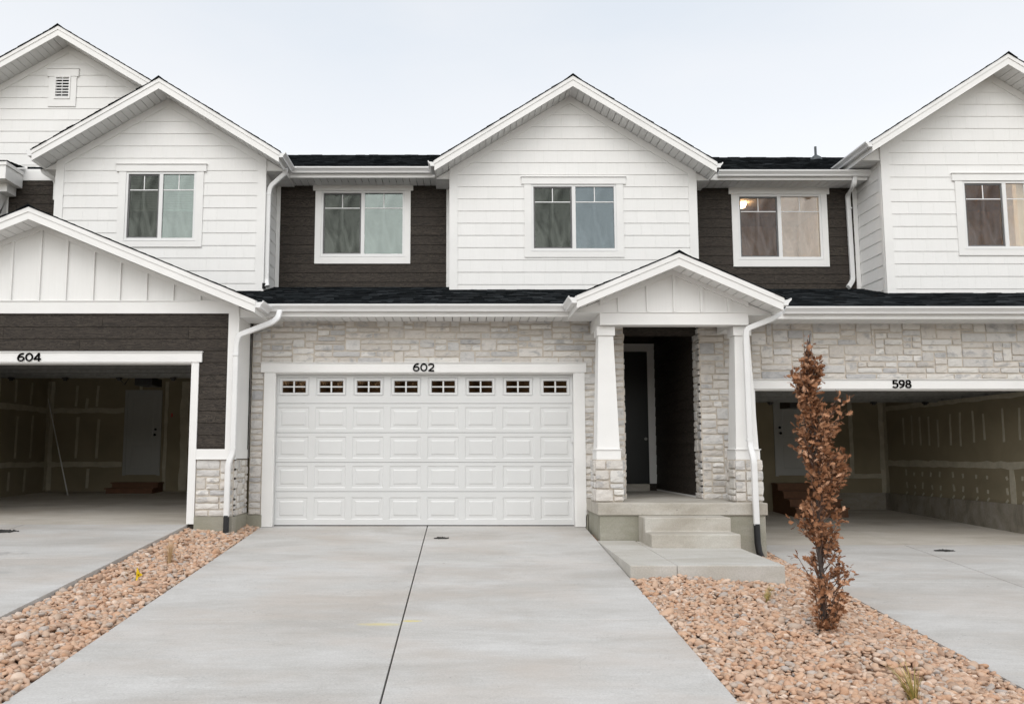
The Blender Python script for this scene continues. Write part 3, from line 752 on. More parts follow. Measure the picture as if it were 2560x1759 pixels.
def digits(parent, text, x, z, Y, w, h):
    dw = w / 3; sx = dw * .94 / .82; t = .022
    for n_, ch in enumerate(text):
        mb = MB(); ox = x - w / 2 + n_ * dw + dw * .03
        for li, line in enumerate(GL[ch]):
            P = [(ox + u * sx, z + v * h) for u, v in line]; dd = .014 + li * .0007; A, B = [], []
            for k in range(len(P)):
                a = P[max(0, k-1)]; b = P[min(len(P)-1, k+1)]
                if line[0] == line[-1] or abs(line[0][0]-line[-1][0]) + abs(line[0][1]-line[-1][1]) < 1e-6:
                    a = P[(k-1) % (len(P)-1)]; b = P[(k+1) % (len(P)-1)]
                dx, dz_ = b[0]-a[0], b[1]-a[1]; L = math.hypot(dx, dz_) or 1; nx_, nz_ = -dz_/L, dx/L
                A.append((P[k][0] + nx_*t/2, P[k][1] + nz_*t/2)); B.append((P[k][0] - nx_*t/2, P[k][1] - nz_*t/2))
            for k in range(len(P) - 1): mb.prism([A[k], B[k], B[k+1], A[k+1]], front(Y), 0, dd)
        mb.build('house_number', 'number_black', parent)
def board_batten(parent, poly, Yw, xs, belt_z, slope_l, slope_r, pk, friezeh=0.075):
    mb = MB(); backing(mb, poly, front(Yw), (), -.12, 0.0); o = mb.build('gable_wall', 'white_siding', parent)
    b = MB()
    for x in xs:
        q = clip(clip(poly, 1, 0, x + .021), -1, 0, -(x - .021))
        if area(q) > 1e-4: b = MB(); b.prism(q, front(Yw), .0005, .03); b.build('batten', 'white_trim', o)
    # frieze boards hugging the soffit
    fz = MB()
    for sgn in (-1, 1):
        side = [p for p in poly]
        ex = min(p[0] for p in poly) if sgn < 0 else max(p[0] for p in poly)
        sl_ = slope_l if sgn < 0 else slope_r
        L = abs(ex - pk[0])
        q = [(pk[0], pk[1]), (ex, pk[1] - sl_ * L), (ex, pk[1] - sl_ * L - friezeh), (pk[0], pk[1] - friezeh)]
        q = clip(q, 0, -1, -min(p[1] for p in poly))
        fz.prism(q, front(Yw), .0005, .036 + .0005 * sgn)
    fz.build('frieze', 'white_trim', o)
    return o
def rake_frieze(parent, pk, el, er, Yw, h=0.15, proud=0.02):
    fz = MB()
    for (e, k) in ((el, 0), (er, .0006)):
        fz.prism([pk, e, (e[0], e[1] - h), (pk[0], pk[1] - h)], front(Yw), .001, proud + k)
    fz.build('frieze', 'white_trim', parent)

def tape(mb, Mf, u0, v0, u1, v1, w, seed=0):      # a strip of joint compound with wavy edges
    rn = random.Random(seed); n = max(3, int(math.hypot(u1-u0, v1-v0) / .18)); du, dv = u1-u0, v1-v0; L = math.hypot(du, dv); nu_, nv_ = -dv/L, du/L
    A, B = [], []
    for k in range(n + 1):
        t = k / n; a = w / 2 * rn.uniform(.75, 1.25); b = w / 2 * rn.uniform(.75, 1.25)
        A.append((u0 + du*t + nu_*a, v0 + dv*t + nv_*a)); B.append((u0 + du*t - nu_*b, v0 + dv*t - nv_*b))
    dd = rn.uniform(.003, .006)
    for k in range(n): mb.prism([A[k], A[k+1], B[k+1], B[k]], Mf, 0.0008, dd)

# ================================================================== TOWNHOUSE 602 (middle)
Yg, YB2, YD = 12.0, 14.05, 14.6
H2 = thing('townhouse', 'middle white and grey stone townhouse with closed garage numbered 602 and a porch', 'townhouse', (0, 12, 0), 'attached townhouses in a row')
H4 = thing('townhouse', 'townhouse with low board and batten gable over open garage numbered 604', 'townhouse', (-6.5, 11.3, 0.1), 'attached townhouses in a row')
H8 = thing('townhouse', 'right hand townhouse with stone above an open garage numbered 598', 'townhouse', (7.5, 12, -.28), 'attached townhouses in a row')
H6 = thing('townhouse', 'townhouse cut off at the left edge with louvred vent in its tall white gable', 'townhouse', (-9, 14.9, 0), 'attached townhouses in a row')
ze2 = aZ(797, Yg)                # soffit level
XL2 = -3.42                       # left end of stone
xg0, xg1 = aX(684, 1120, Yg), aX(1437, 1120, Yg)
zgt = aZ(931, Yg)                 # head of the opening
AL, AR = 2.575, 3.80              # alcove
XJ = 4.66                         # left jamb of 598
zporch = aZ(1250, 11.6) if False else 0.44
ztop2 = ze2 + .02
z_hdr0, z_hdr1 = aZ(931, Yg), aZ(908, Yg)
tr_l, tr_r = aX(658, 1100, Yg), aX(1463, 1100, Yg)
zst = aZ(1286, Yg)
# stone facade in separate pieces round the garage and porch
Mf = front(Yg)
stonework('stone_wall', H2, Mf, XL2, tr_l + .01, zst, ztop2, [(aX(652,1000,Yg), 9, -1, z_hdr1 + .005)] if False else [], seed=3, wide=(3, 8)) if False else None
stonework('stone_wall', H2, Mf, XL2, AL, zst, ztop2, holes=[(tr_l + .005, tr_r - .005, -1, z_hdr1 - .01)], seed=11)
stonework('stone_wall', H2, faceR(AL), Yg - .010, Yg + .34, zporch, ztop2 - .25, seed=12, wide=(3, 5), depth=.02, mu0=Yg - .008)
fd = MB(); fd.box(XL2 - .02, tr_l + .012, Yg - .035, Yg + .1, -.35, zst - .002); fd.build('foundation', 'foundation_concrete', H2)
fd = MB(); fd.box(tr_r - .012, 1.96, Yg - .03, Yg + .1, -.35, zst - .002); fd.build('foundation', 'foundation_concrete', H2)
# wall body beside opening (blocks light) and garage interior
wb = MB(); wb.box(-3.5, xg0, Yg + .101, Yg + .2, -.3, 3.3); wb.box(xg1, AL - .02, Yg + .101, Yg + .2, -.3, 3.3); wb.box(xg0, xg1, Yg + .101, Yg + .2, zgt, 3.3)
wb.box(-3.5, -3.4, Yg + .2, 18, -.3, 3.3); wb.box(AL - .12, AL - .02, Yg + .345, 18, -.3, 3.3); wb.box(-3.5, AL - .02, 18, 18.1, -.3, 3.3); wb.box(-3.5, AL - .02, Yg + .2, 18.1, 3.0, 3.3)
wb.box(-3.5, AL - .02, Yg + .2, 18.1, -.32, -.02)
wb.build('wall', 'drywall', H2)
# garage surround
gt = MB(); pr = .03
hx0, hx1 = aX(654, 920, Yg), aX(1464.5, 920, Yg)
gt.box(hx0, hx1, Yg - pr - .012, Yg + .02, z_hdr0, z_hdr1); gt.box(hx0 - .012, hx1 + .012, Yg - pr - .03, Yg + .02, z_hdr1 + .0006, z_hdr1 + .012)
gt.box(tr_l, xg0 - .012, Yg - pr, Yg + .02, .004, z_hdr0 - .0006); gt.box(xg1 + .012, tr_r, Yg - pr, Yg + .02, .004, z_hdr0 - .0006)
gt.box(xg0 - .0125, xg0 + .012, Yg - .02, Yg + .18, .003, z_hdr0 - .0006); gt.box(xg1 - .012, xg1 + .0125, Yg - .02, Yg + .18, .003, z_hdr0 - .0006)
gt.box(xg0 + .0125, xg1 - .0125, Yg - .015, Yg + .18, z_hdr0 - .02, z_hdr0 + .002)
gt.build('garage_trim', 'white_trim', H2)
# sectional door
YDr = Yg + .085
dz = [aZ(1315, YDr), aZ(1228, YDr), aZ(1155, YDr), aZ(1081, YDr), aZ(1008, YDr), z_hdr0 + .02]; dz[0] = .02
gx = [aX(692.5 + 94 * k, 1120, YDr) for k in range(8)]; pw = 79 * .00641
gd = MB()
def ring(mb, a0, a1, b0, b1, ya, c0, c1, d0, d1, yb):
    o4 = [(a0, ya, b0), (a1, ya, b0), (a1, ya, b1), (a0, ya, b1)]; i4 = [(c0, yb, d0), (c1, yb, d0), (c1, yb, d1), (c0, yb, d1)]
    for k in range(4): mb.poly([o4[k], o4[(k+1) % 4], i4[(k+1) % 4], i4[k]])
panes_g = []
for r in range(5):
    z0_, z1_ = dz[r] + .003, dz[r+1] - .003
    pieces = []
    hs = []
    for k in range(8):
        a = gx[k]; b = a + pw
        if r == 4: c_, e_ = aZ(991, YDr), aZ(942, YDr)
        else:
            mid = (z0_ + z1_) / 2 + .0; c_, e_ = mid - .175, mid + .175
        hs.append((a, b, c_, e_))
    for p in cut([(xg0 + .014, z0_), (xg1 - .014, z0_), (xg1 - .014, z1_), (xg0 + .014, z1_)], hs): gd.poly([(u, YDr, v) for u, v in p])
    gd.poly([(xg0+.014, YDr, z0_), (xg0+.014, YDr+.04, z0_), (xg1-.014, YDr+.04, z0_), (xg1-.014, YDr, z0_)])
    gd.poly([(xg0+.014, YDr, z1_), (xg1-.014, YDr, z1_), (xg1-.014, YDr+.04, z1_), (xg0+.014, YDr+.04, z1_)])
    for (a, b, c_, e_) in hs:
        if r < 4:
            m1, m2, m3 = .016, .055, .075
            ring(gd, a, b, c_, e_, YDr, a+m1, b-m1, c_+m1, e_-m1, YDr + .009)
            ring(gd, a+m1, b-m1, c_+m1, e_-m1, YDr + .009, a+m2, b-m2, c_+m2, e_-m2, YDr + .008)
            ring(gd, a+m2, b-m2, c_+m2, e_-m2, YDr + .008, a+m3, b-m3, c_+m3, e_-m3, YDr - .001)
            gd.poly([(a+m3, YDr-.001, c_+m3), (b-m3, YDr-.001, c_+m3), (b-m3, YDr-.001, e_-m3), (a+m3, YDr-.001, e_-m3)])
        else:
            m1, m2 = .02, .068
            ring(gd, a, b, c_, e_, YDr, a+m1, b-m1, c_+m1, e_-m1, YDr + .012)
            A, B, C_, E_ = a+m1+.008, b-m1-.008, c_+m1+.008, e_-m1-.008
            ring(gd, a+m1, b-m1, c_+m1, e_-m1, YDr + .012, A, B, C_, E_, YDr - .008)
            A2, B2, C2, E2 = a+m2, b-m2, c_+m2, e_-m2
            ring(gd, A, B, C_, E_, YDr - .008, A2-.01, B2+.01, C2-.01, E2+.01, YDr - .006)
            ring(gd, A2-.01, B2+.01, C2-.01, E2+.01, YDr - .006, A2, B2, C2, E2, YDr + .02)
            xm, zm = (A2+B2)/2, (C2+E2)/2
            gd.box(xm-.012, xm+.012, YDr-.003, YDr+.015, C2, E2); gd.box(A2, B2, YDr-.0025, YDr+.0145, zm-.010, zm+.010)
            panes_g.append((A2, B2, C2, E2))
GD = gd.build('garage_door', 'garage_paint', H2)
for (a, b, c_, e_) in panes_g:
    p = MB(); p.box(a, b, YDr + .018, YDr + .022, c_, e_); p.build('pane', 'glass_brown_reflection', GD)
box_part('gasket', 'black_gap', GD, xg0 + .013, xg1 - .013, YDr + .004, YDr + .05, .0015, .0215)
box_part('latch', 'garage_paint', GD, xg1 - .05, xg1 + .004, YDr - .03, YDr - .002, aZ(1105, Yg), aZ(1081, Yg), bevel=.004)
box_part('backing', 'black_gap', GD, xg0 + .013, xg1 - .013, YDr + .05, YDr + .06, .02, zgt - .55)
# warm timber seen dimly through the garage lights
tb = MB(); 
for k in range(9): tb.box(xg0 + .2 + k * .56, xg0 + .24 + k * .56, 13.2, 13.3, 1.6, 3.0)
tb.box(xg0, xg1, 13.35, 13.4, 1.5, 2.98)
tb.build('stud_wall', 'wood_step', H2)
digits(H2, '602', aX(1059.8, 920, Yg), aZ(929, Yg), Yg - pr - .0125, .362, .133)
# eave: soffit, fascia, gutter, lower roof
def eave(parent, x0, x1, Yf, Yw, gtop, fbot, sz, gx0=None, gx1=None):
    f = MB(); f.box(x0, x1, Yf, Yf + .022, fbot, gtop + .005); f.build('eave_fascia', 'white_trim', parent)
    s = MB(); slats_x(s, x0, x1, Yf + .0225, Yw - .0005, sz); s.build('soffit', 'soffit_white', parent)
    gutter_part(parent, (gx0 if gx0 is not None else x0, Yf - .001, gtop), (gx1 if gx1 is not None else x1, Yf - .001, gtop), (0, -1, 0))
Yf2 = 11.53
gtop2 = aZ(759, 11.40); fb2 = aZ(791, Yf2)
xe_l = aX(640, 765, 11.4); xp_l = aX(1424, 765, 11.4)
eave(H2, XL2 + .001, 4.3, Yf2, Yg, gtop2, fb2, fb2 + .004, xe_l, xp_l)
main_roof(H2, -5.2, 4.62, Yf2 - .03, gtop2 + .01, YD + .1, gtop2 + .01 + .315 * (YD + .13 - Yf2))
for px in (1066, 1362): 
    l = MB(); xx = aX(px, 792, 11.75); l.tube([(xx, 11.75, fb2 + .004), (xx, 11.75, fb2 - .006)], .055, 20); l.build('soffit_light', 'white_metal', H2)
# ---- upper bay 602
YF = YB2 - .45
pk = at(1432, 190, YF); le = at(1086, 400.6, YF); re = at(1791.5, 404.6, YF)
bx0, bx1 = aX(1126, 560, YB2), aX(1741, 560, YB2)
fh = .20
G2 = gable_roof(H2, pk, le, re, YF, YB2, 17.9, bx0, bx1, fh, sideL=YD - .01, sideR=YD - .01, gl=(0.0, 14.05), gr=(0.0, 14.05))
def wallpoly(pk, le, re, x0, x1, zb, fh):
    sl = (pk[1]-le[1])/(pk[0]-le[0]); sr = (pk[1]-re[1])/(re[0]-pk[0]); o_ = fh - .02
    zl = pk[1] - sl*(pk[0]-x0) - o_; zr = pk[1] - sr*(x1-pk[0]) - o_
    return [(x0, zb), (x1, zb), (x1, zr), (pk[0], pk[1]-o_), (x0, zl)]
zb2 = 4.0
wp = wallpoly(pk, le, re, bx0, bx1, zb2, fh)
wx0, wx1 = aX(1328, 545, YB2), aX(1541, 545, YB2); wz0, wz1 = aZ(627, YB2), aZ(462, YB2)
hole = [(wx0, wx1, wz0, wz1)]
EXP = .240
zr2 = aZ(160 + 992/2.4934, YB2)
b = MB(); backing(b, wp, front(YB2), hole); W2 = b.build('wall', 'white_siding', H2)
s = MB(); courses(s, wp, front(YB2), zr2, EXP, holes=hole); s.build('siding', 'white_siding', W2)
box_part('corner_board', 'white_trim', W2, bx0 - .02, bx0 + .14, YB2 - .024, YB2 + .02, zb2, wp[4][1]-.002); box_part('corner_board', 'white_trim', W2, bx1 - .14, bx1 + .02, YB2 - .024, YB2 + .02, zb2, wp[2][1]-.002)
rake_frieze(W2, wp[3], wp[4], wp[2], YB2)
for X_, Mx in ((bx0, faceL(bx0)), (bx1, faceR(bx1))):
    sw_ = MB(); courses(sw_, [(YB2 + .021, zb2), (YD, zb2), (YD, wp[4][1] + .2), (YB2 + .021, wp[4][1] + .2)], Mx, zr2, EXP)
    sw_.box(X_ + (.001 if X_ == bx0 else -.1), X_ + (.1 if X_ == bx0 else -.001), YB2 + .121, YD + .1, zb2, 6.6)
    sw_.build('side_wall', 'white_siding', W2)
window(H2, YB2, wx0, wx1, wz0, wz1, ('glass_screen', 'glass_blue'))
# ---- dark wall 602 (left of bay)
def darkwall(parent, x0, x1, zb, zt, hole, zref, name='dark_wall', Y=YD):
    p = [(x0, zb), (x1, zb), (x1, zt), (x0, zt)]
    b = MB(); backing(b, p, front(Y), hole); o = b.build(name, 'dark_siding', parent)
    s = MB(); courses(s, p, front(Y), zref, .1895, .010, 1.6, 3.6, .004, .0005, hole); s.build('siding', 'dark_siding', o); return o
dx0, dx1 = aX(664, 560, 14.2) + .0, bx0
wx0, wx1 = aX(802.5, 560, YD), aX(1012, 560, YD); wz0, wz1 = aZ(640.5, YD), aZ(478, YD)
dzt = aZ(457, YD)
zrd = aZ(160 + 1140/2.66, YD)
dxl = -3.72
DW = darkwall(H2, dxl, dx1, 4.2, dzt + .05, [(wx0, wx1, wz0, wz1)], zrd)
window(H2, YD, wx0, wx1, wz0, wz1, ('glass_screen', 'glass_clear'), trim=.115, head=(.05, .15), apron=.155)
ct = MB(); ct.box(bx0 - .09, bx0 - .021, YD - .022, YD + .01, 4.2, dzt - .001); ct.build('corner_board', 'white_trim', DW)
Yf3 = YD - .46
gtop3 = aZ(416, Yf3 - .12); fb3 = aZ(444, Yf3)
eave(H2, -3.9, le[0] + .05, Yf3, YD, gtop3, fb3, fb3 + .004, aX(728, 420, Yf3 - .1), aX(1078, 420, Yf3 - .1))
RZ, RY = gtop3 + .01 + .473 * (18.5 - Yf3), 18.5
main_roof(H2, -4.9, 4.5, Yf3 - .03, gtop3 + .01, RY, RZ, 24.5, RZ - 2.6)
body = MB(); body.box(-3.69, 4.55, 24.2, 24.35, -.3, 6.8); body.build('rear_wall', 'white_siding', H2)
# ---- porch
PX0, PX1, PYF = 1.94, 4.40, 10.95
slabm = MB(); slabm.box(PX0, PX1, PYF, 14.8, zporch - .178, zporch); PO = slabm.build('porch_slab', 'step_concrete', H2, bevel=.015)
fd = MB(); fd.box(PX0 + .03, PX1 - .03, PYF + .03, 14.7, -.75, zporch - .1785); fd.build('foundation', 'foundation_concrete', PO)
# concrete steps
S1, S2_ = .262, .070
s1x0, s1x1 = aX(1612, 1300, 10.58), aX(1827, 1300, 10.58); s2x0, s2x1 = aX(1629, 1340, 10.22), aX(1853, 1340, 10.22)
stp = MB()
pf = [(PYF + .029, -.5), (10.22, -.5), (10.22, S2_), (10.58, S2_), (10.58, S1), (PYF + .029, S1)]
i0 = len(stp.v)
s1x0 = s2x0 = (s1x0 + s2x0) / 2 ; s1x1 = s2x1 = (s1x1 + s2x1) / 2
for x in (s1x0, s1x1): stp.v += [(x, y, z) for y, z in pf]
n = 6; stp.f += [tuple(range(n)), tuple(range(n, 2*n))[::-1]] + [(k, n + k, n + (k+1) % n, (k+1) % n) for k in range(n)]
stp.build('porch_steps', 'step_concrete', H2, bevel=.016)
lz = lambda y: -.112 - .02 * (10.2 - y)
ld = MB()
for (a, b) in ((1.925, 2.467), (2.471, 3.715)): slab(ld, a, b, 8.82, 10.97 if a < 2 else 10.9, lz, .3)
struct(ld.build('walkway', 'walk_concrete', bevel=.012))
# alcove
al = MB()
al.box(AL - .3, AR + .3, 14.85, 15.0, 0, 3.6); al.box(AL - .019, AL + .0, Yg + .345, 14.85, zporch, 3.5); AO = al.build('alcove_wall', 'dark_siding', H2)
sd = MB(); courses(sd, [(Yg + .34, zporch + .03), (14.84, zporch + .03), (14.84, 3.48), (Yg + .34, 3.48)], faceL(AR), zrd, .1895, .01, 3, 4, .003, .0003); sd.box(AR, AR + .1, Yg + .34, 14.84, 0, 3.5)
sd.build('side_wall', 'dark_siding', AO)
al = MB(); al.box(AL - .1, AR + .1, Yg + .32, 14.85, 3.48, 3.52); al.box(AL - .3, AR + .3, Yg + .1, Yg + .3, ztop2 - .26, 3.6); al.build('ceiling', 'dark_siding', AO)
al = MB(); al.box(AR - .012, AR + .0, Yg + .35, 14.84, zporch + .001, zporch + .03); al.build('base_trim', 'white_trim', AO)
yd = 14.85
box_part('threshold', 'step_concrete', H2, AL + .001, AR - .2, 14.62, 14.849, zporch + .001, zporch + .135)
dt = MB(); tx0 = aX(1619, 1000, yd); tx1 = aX(1640, 1000, yd); dtz = aZ(879, yd); dtz1 = aZ(862, yd)
dt.box(tx0, tx1, yd - .03, yd - .0005, zporch + .136, dtz); dt.box(AL + .005, tx1 + .015, yd - .035, yd - .0005, dtz + .0005, dtz1 + .02); dt.build('door_trim', 'white_trim', H2)
ed = MB(); ed.box(AL + .01, tx0 - .001, yd - .02, yd - .0006, zporch + .14, dtz - .001); ed.box(AL + .2, tx0 - .15, yd - .028, yd - .0205, 1.4, dtz - .2); ed.box(AL + .2, tx0 - .15, yd - .028, yd - .0205, zporch + .3, 1.2)
ED = ed.build('entry_door', 'entry_door', H2)
k = MB(); k.tube([(tx0 - .07, yd - .02, 1.45), (tx0 - .07, yd - .08, 1.45)], [.018, .03], 12); k.build('handle', 'galvanized', ED)
# stone pier right of alcove (belongs to the porch front)
stonework('stone_wall', H2, Mf, AR, XJ - .02, zporch, ztop2, seed=21, wide=(3, 7), depth=.026)
stonework('stone_wall', H2, faceL(AR), Yg - .010, Yg + .33, zporch, ztop2 - .02, seed=22, wide=(3, 4), depth=.024, mu0=Yg - .008)
box_part('wall', 'drywall', H2, AR + .101, XJ - .02, Yg + .101, Yg + .2, -.5, 3.3)
# columns
YC0 = 11.1
def column(cx, seed):
    zt = aZ(812, YC0); zc = aZ(836, YC0); zb_ = aZ(1122, YC0); zs = aZ(1148, YC0); cw = .37; cy = YC0 + .03 + cw/2
    c = MB(); c.frustum(cx, cy, zb_ + .0005, zc, .335, .335, .225, .225)
    for sx in (-1, 1):           # raised corner boards of the boxed shaft
        for sy in (-1,):
            pass
    col = c.build('column', 'white_trim', H2)
    c = MB(); c.box(cx - .135, cx + .135, cy - .135, cy + .135, zc + .0005, zt - .001); c.build('capital', 'white_trim', col)
    c = MB(); c.box(cx - .18, cx + .18, cy - .18, cy + .18, zs, zb_ - .012); c.box(cx - .195, cx + .195, cy - .195, cy + .195, zb_ - .0115, zb_); c.build('collar', 'white_trim', col)
    b0, b1 = cx - .19, cx + .19; z0_, z1_ = zporch + .012, zs - .002
    core = MB(); core.box(b0, b1, cy - .19, cy + .19, zporch + .001, z1_); pd = core.build('pedestal', 'mortar', col)
    stonework('stone_facing', pd, front(cy - .19), b0 - .022, b1 + .022, z0_, z1_, seed=seed, wide=(3, 6), big=True, mort=False, depth=.034)
    stonework('stone_facing', pd, faceL(b0), cy - .19, cy + .19, z0_, z1_, seed=seed+1, wide=(3, 5), big=True, mort=False, depth=.032)
    stonework('stone_facing', pd, faceR(b1), cy - .19, cy + .19, z0_, z1_, seed=seed+2, wide=(3, 5), big=True, mort=False, depth=.032)
    return col
CXL, CXR = 2.145, 4.205
column(CXL, 31); column(CXR, 41)
# porch beam
bz0, bz1 = aZ(811.6, YC0), aZ(782, YC0)
bm_x0, bm_x1 = aX(1500, 796, YC0), aX(1871, 796, YC0)
bm_ = MB(); bm_.box(bm_x0, bm_x1, YC0, YC0 + .2, bz0, bz1); bm_.box(bm_x0 + .001, bm_x0 + .18, YC0 + .201, Yg - .03, bz0 + .001, bz1); bm_.box(bm_x1 - .18, bm_x1 - .001, YC0 + .201, Yg - .03, bz0 + .001, bz1)
bm_.box(bm_x0 - .005, bm_x1 + .005, YC0 - .014, YC0 + .05, bz1 + .0005, bz1 + .014); bm_.build('porch_beam', 'white_trim', H2)
pc = MB(); slats_x(pc, bm_x0 + .19, bm_x1 - .19, YC0 + .201, Yg - .03, bz1 - .05); pc.build('porch_ceiling', 'soffit_white', H2)
YPF = 10.72
pkp = at(1697, 632, YPF); lep = at(1442, 738, YPF); rep = at(1958, 744, YPF)
gable_roof(H2, pkp, lep, rep, YPF, YC0 + .01, 13.45, bm_x0, bm_x1, .185, sideL=Yf2 + .3, sideR=Yf2 + .3, gl=(0.0, 11.42), gr=(0.0, 11.42))
pw_ = wallpoly(pkp, lep, rep, bm_x0, bm_x1, bz1 + .015, .185)
bxs = [aX(1420 + x/3.19, 740, YC0) for x in (405, 634, 847, 1062, 1282)]
board_batten(H2, pw_, YC0 + .01, bxs, bz1, .416, .429, pw_[3])
# porch downspout
dpt = [(aX(1951, 768, 11.2), 11.2, aZ(768, 11.2)), (aX(1949, 786, 11.1), 11.12, aZ(784, 11.1)), (aX(1930, 797, 11.05), 11.05, aZ(797, 11.05)), (aX(1866, 826, 11.03), 11.03, aZ(822, 11.03))]
xa = aX(1864, 840, 11.03); zk = aZ(1112, 11.0); xb = 4.205
dpt += [(xa + .0, 11.03, aZ(850, 11.03)), (xa, 11.01, zk), (xa + .005, 10.90, aZ(1150, 11.0)), (xa + .005, 10.88, aZ(1312, 10.93))]
downspout(H2, dpt, .080, .058, .06, seams=[(xa, 11.015, aZ(1100, 11.0))])
xd = xa + .005
corrugated(H2, [(xd, 10.88, aZ(1308, 10.93)), (xd + .005, 10.88, -.12), (xd + .02, 10.87, -.26), (xd + .07, 10.87, -.36), (xd + .12, 10.8, -.46)], .047)

# ================================================================== TOWNHOUSE 598 (right)
RX = 10.5
z_h0, z_h1 = aZ(972, Yg), aZ(949.5, Yg)
gtop8 = aZ(765, 11.40); fb8 = aZ(797, Yf2); zs8 = fb8 + .02
stonework('stone_wall', H8, Mf, XJ - .019, RX, z_h1 + .012, zs8, seed=51)
hd = MB(); hd.box(XJ - .06, RX, Yg - .042, Yg + .02, z_h0, z_h1); hd.box(XJ - .06, RX, Yg - .06, Yg + .02, z_h1 + .0006, z_h1 + .0115)
hd.box(XJ + .015, 9.56, Yg - .015, Yg + .18, z_h0 - .02, z_h0 - .0005)
hd.box(XJ - .01, XJ + .0145, Yg - .02, Yg + .2, -.28, z_h0 - .0005); hd.box(XJ - .11, XJ - .0105, Yg - .035, Yg + .01, -.28, z_h0 - .0005)
hd.build('garage_trim', 'white_trim', H8)
box_part('stone_wall', 'mortar', H8, 9.6, RX, Yg + .0, Yg + .1, -.3, z_h1)
digits(H8, '598', aX(2250, 960, Yg), aZ(970.5, Yg), Yg - .0425, .315, .134)
eave(H8, 4.301, RX + .3, Yf2, Yg, gtop8, fb8, fb8 + .004, aX(1962, 770, 11.45), RX + .3)
main_roof(H8, 4.63, RX + .3, Yf2 - .03, gtop8 + .01, YD + .1, gtop8 + .01 + .315 * (YD + .13 - Yf2))
for px in (2255, 2545):
    l = MB(); xx = aX(px, 798, 11.75); l.tube([(xx, 11.75, fb8 + .004), (xx, 11.75, fb8 - .006)], .055, 20); l.build('soffit_light', 'white_metal', H8)
# garage interior
def garage_shell(parent, X0, X1, Y0, Y1, zf0, zf1, zc, opening_x, opening_top, curbs=()):
    w_ = MB()
    w_.box(X0 - .1, X0, Y0, Y1, zf0 - .2, zc); w_.box(X1, X1 + .1, Y0, Y1, zf0 - .2, zc); w_.box(X0 - .1, X1 + .1, Y1, Y1 + .1, zf0 - .2, zc); w_.box(X0 - .1, X1 + .1, Y0 - .0, Y1 + .1, zc, zc + .1)
    w_.box(X0 - .1, opening_x[0], Y0 - .1, Y0 - .001, zf0 - .2, zc + .1); w_.box(opening_x[1], X1 + .1, Y0 - .1, Y0 - .001, zf0 - .2, zc + .1); w_.box(opening_x[0], opening_x[1], Y0 - .1, Y0 - .001, opening_top, zc + .1)
    w_.use(1); f = MB(); zf = lambda y: zf0 + (zf1 - zf0) * (y - (Y0 - .18)) / (Y1 - Y0 + .18)
    xm = (X0 + X1) / 2; ym = Y0 + (Y1 - Y0) * .33
    for a, b in ((X0, xm - .004), (xm + .004, X1)):
        for c_, e_ in ((Y0 - .18, ym - .003), (ym + .003, Y1)):
            f.hexa([(a,c_,zf(c_)-.2),(b,c_,zf(c_)-.2),(b,e_,zf(e_)-.2),(a,e_,zf(e_)-.2),(a,c_,zf(c_)),(b,c_,zf(c_)),(b,e_,zf(e_)),(a,e_,zf(e_))])
    f.build('garage_floor', 'garage_floor_concrete', parent); return w_, zf
X8a, X8b, Y8 = 4.25, 9.86, 17.6
sh8, zf8 = garage_shell(H8, X8a, X8b, 12.2, Y8, -.283, -.12, 2.75, (XJ, 9.56), z_h0)
# concrete stem wall with form joints along right and back
cbk = MB(); zt = aZ(1231, Y8)
y = 12.2; rn = random.Random(4)
while y < Y8:
    e_ = min(Y8, y + .62); cbk.box(X8b - .045 - rn.uniform(0, .01), X8b - .001, y + .003, e_ - .003, -.3, zt - .0 + .01 * 0); y = e_
x = X8a
while x < X8b - .1:
    e_ = min(X8b - .06, x + .62); cbk.box(x + .003, e_ - .003, Y8 - .045 - rn.uniform(0, .01), Y8 - .001, -.3, zt); x = e_
cbk.build('stem_wall', 'block_concrete', H8)
tp = sh8; MR = faceL(X8b); MBk = front(Y8)
zsm = aZ(1157, Y8); tape(tp, MR, 12.2, zsm, Y8, zsm, .13, 1); zsu = aZ(1022, Y8) + .0
tape(tp, MR, 12.2, zsu + .0, Y8, zsu, .10, 2)
tape(tp, MR, Y8 - .06, zt, Y8 - .06, 2.7, .12, 3); tape(tp, MBk, X8b - .06, zt, X8b - .06, 2.7, .11, 4)
tape(tp, MR, 13.55, zt, 13.55, zsm - .08, .12, 5)
tape(tp, MBk, X8b - 1.9, zsm - .3, X8b - .1, zsm - .3, .10, 6); tape(tp, MBk, X8b - .78, zsm - .28, X8b - .78, 2.7, .10, 7); tape(tp, MBk, 5.0, zsm - .3, 7.0, zsm - .3, .10, 16)
k = 0
yy = 12.5
while yy < Y8 - .3:
    tape(tp, MR, yy, zsm + .35 + rn.uniform(0, .12), yy + rn.uniform(-.03, .03), zsu - .2 - rn.uniform(0, .15), .05, 20 + k); k += 1
    for q in (.15, .42): tape(tp, MR, yy + rn.uniform(-.03, .03), zt + q, yy, zt + q + rn.uniform(.06, .14), .05, 60 + k)
    tape(tp, MR, yy, zt + .02, yy + .03, zt + .05, .09, 90 + k)
    yy += rn.choice((.3, .4, .5))
tp.build('interior_wall', ['drywall', 'joint_compound'], H8)
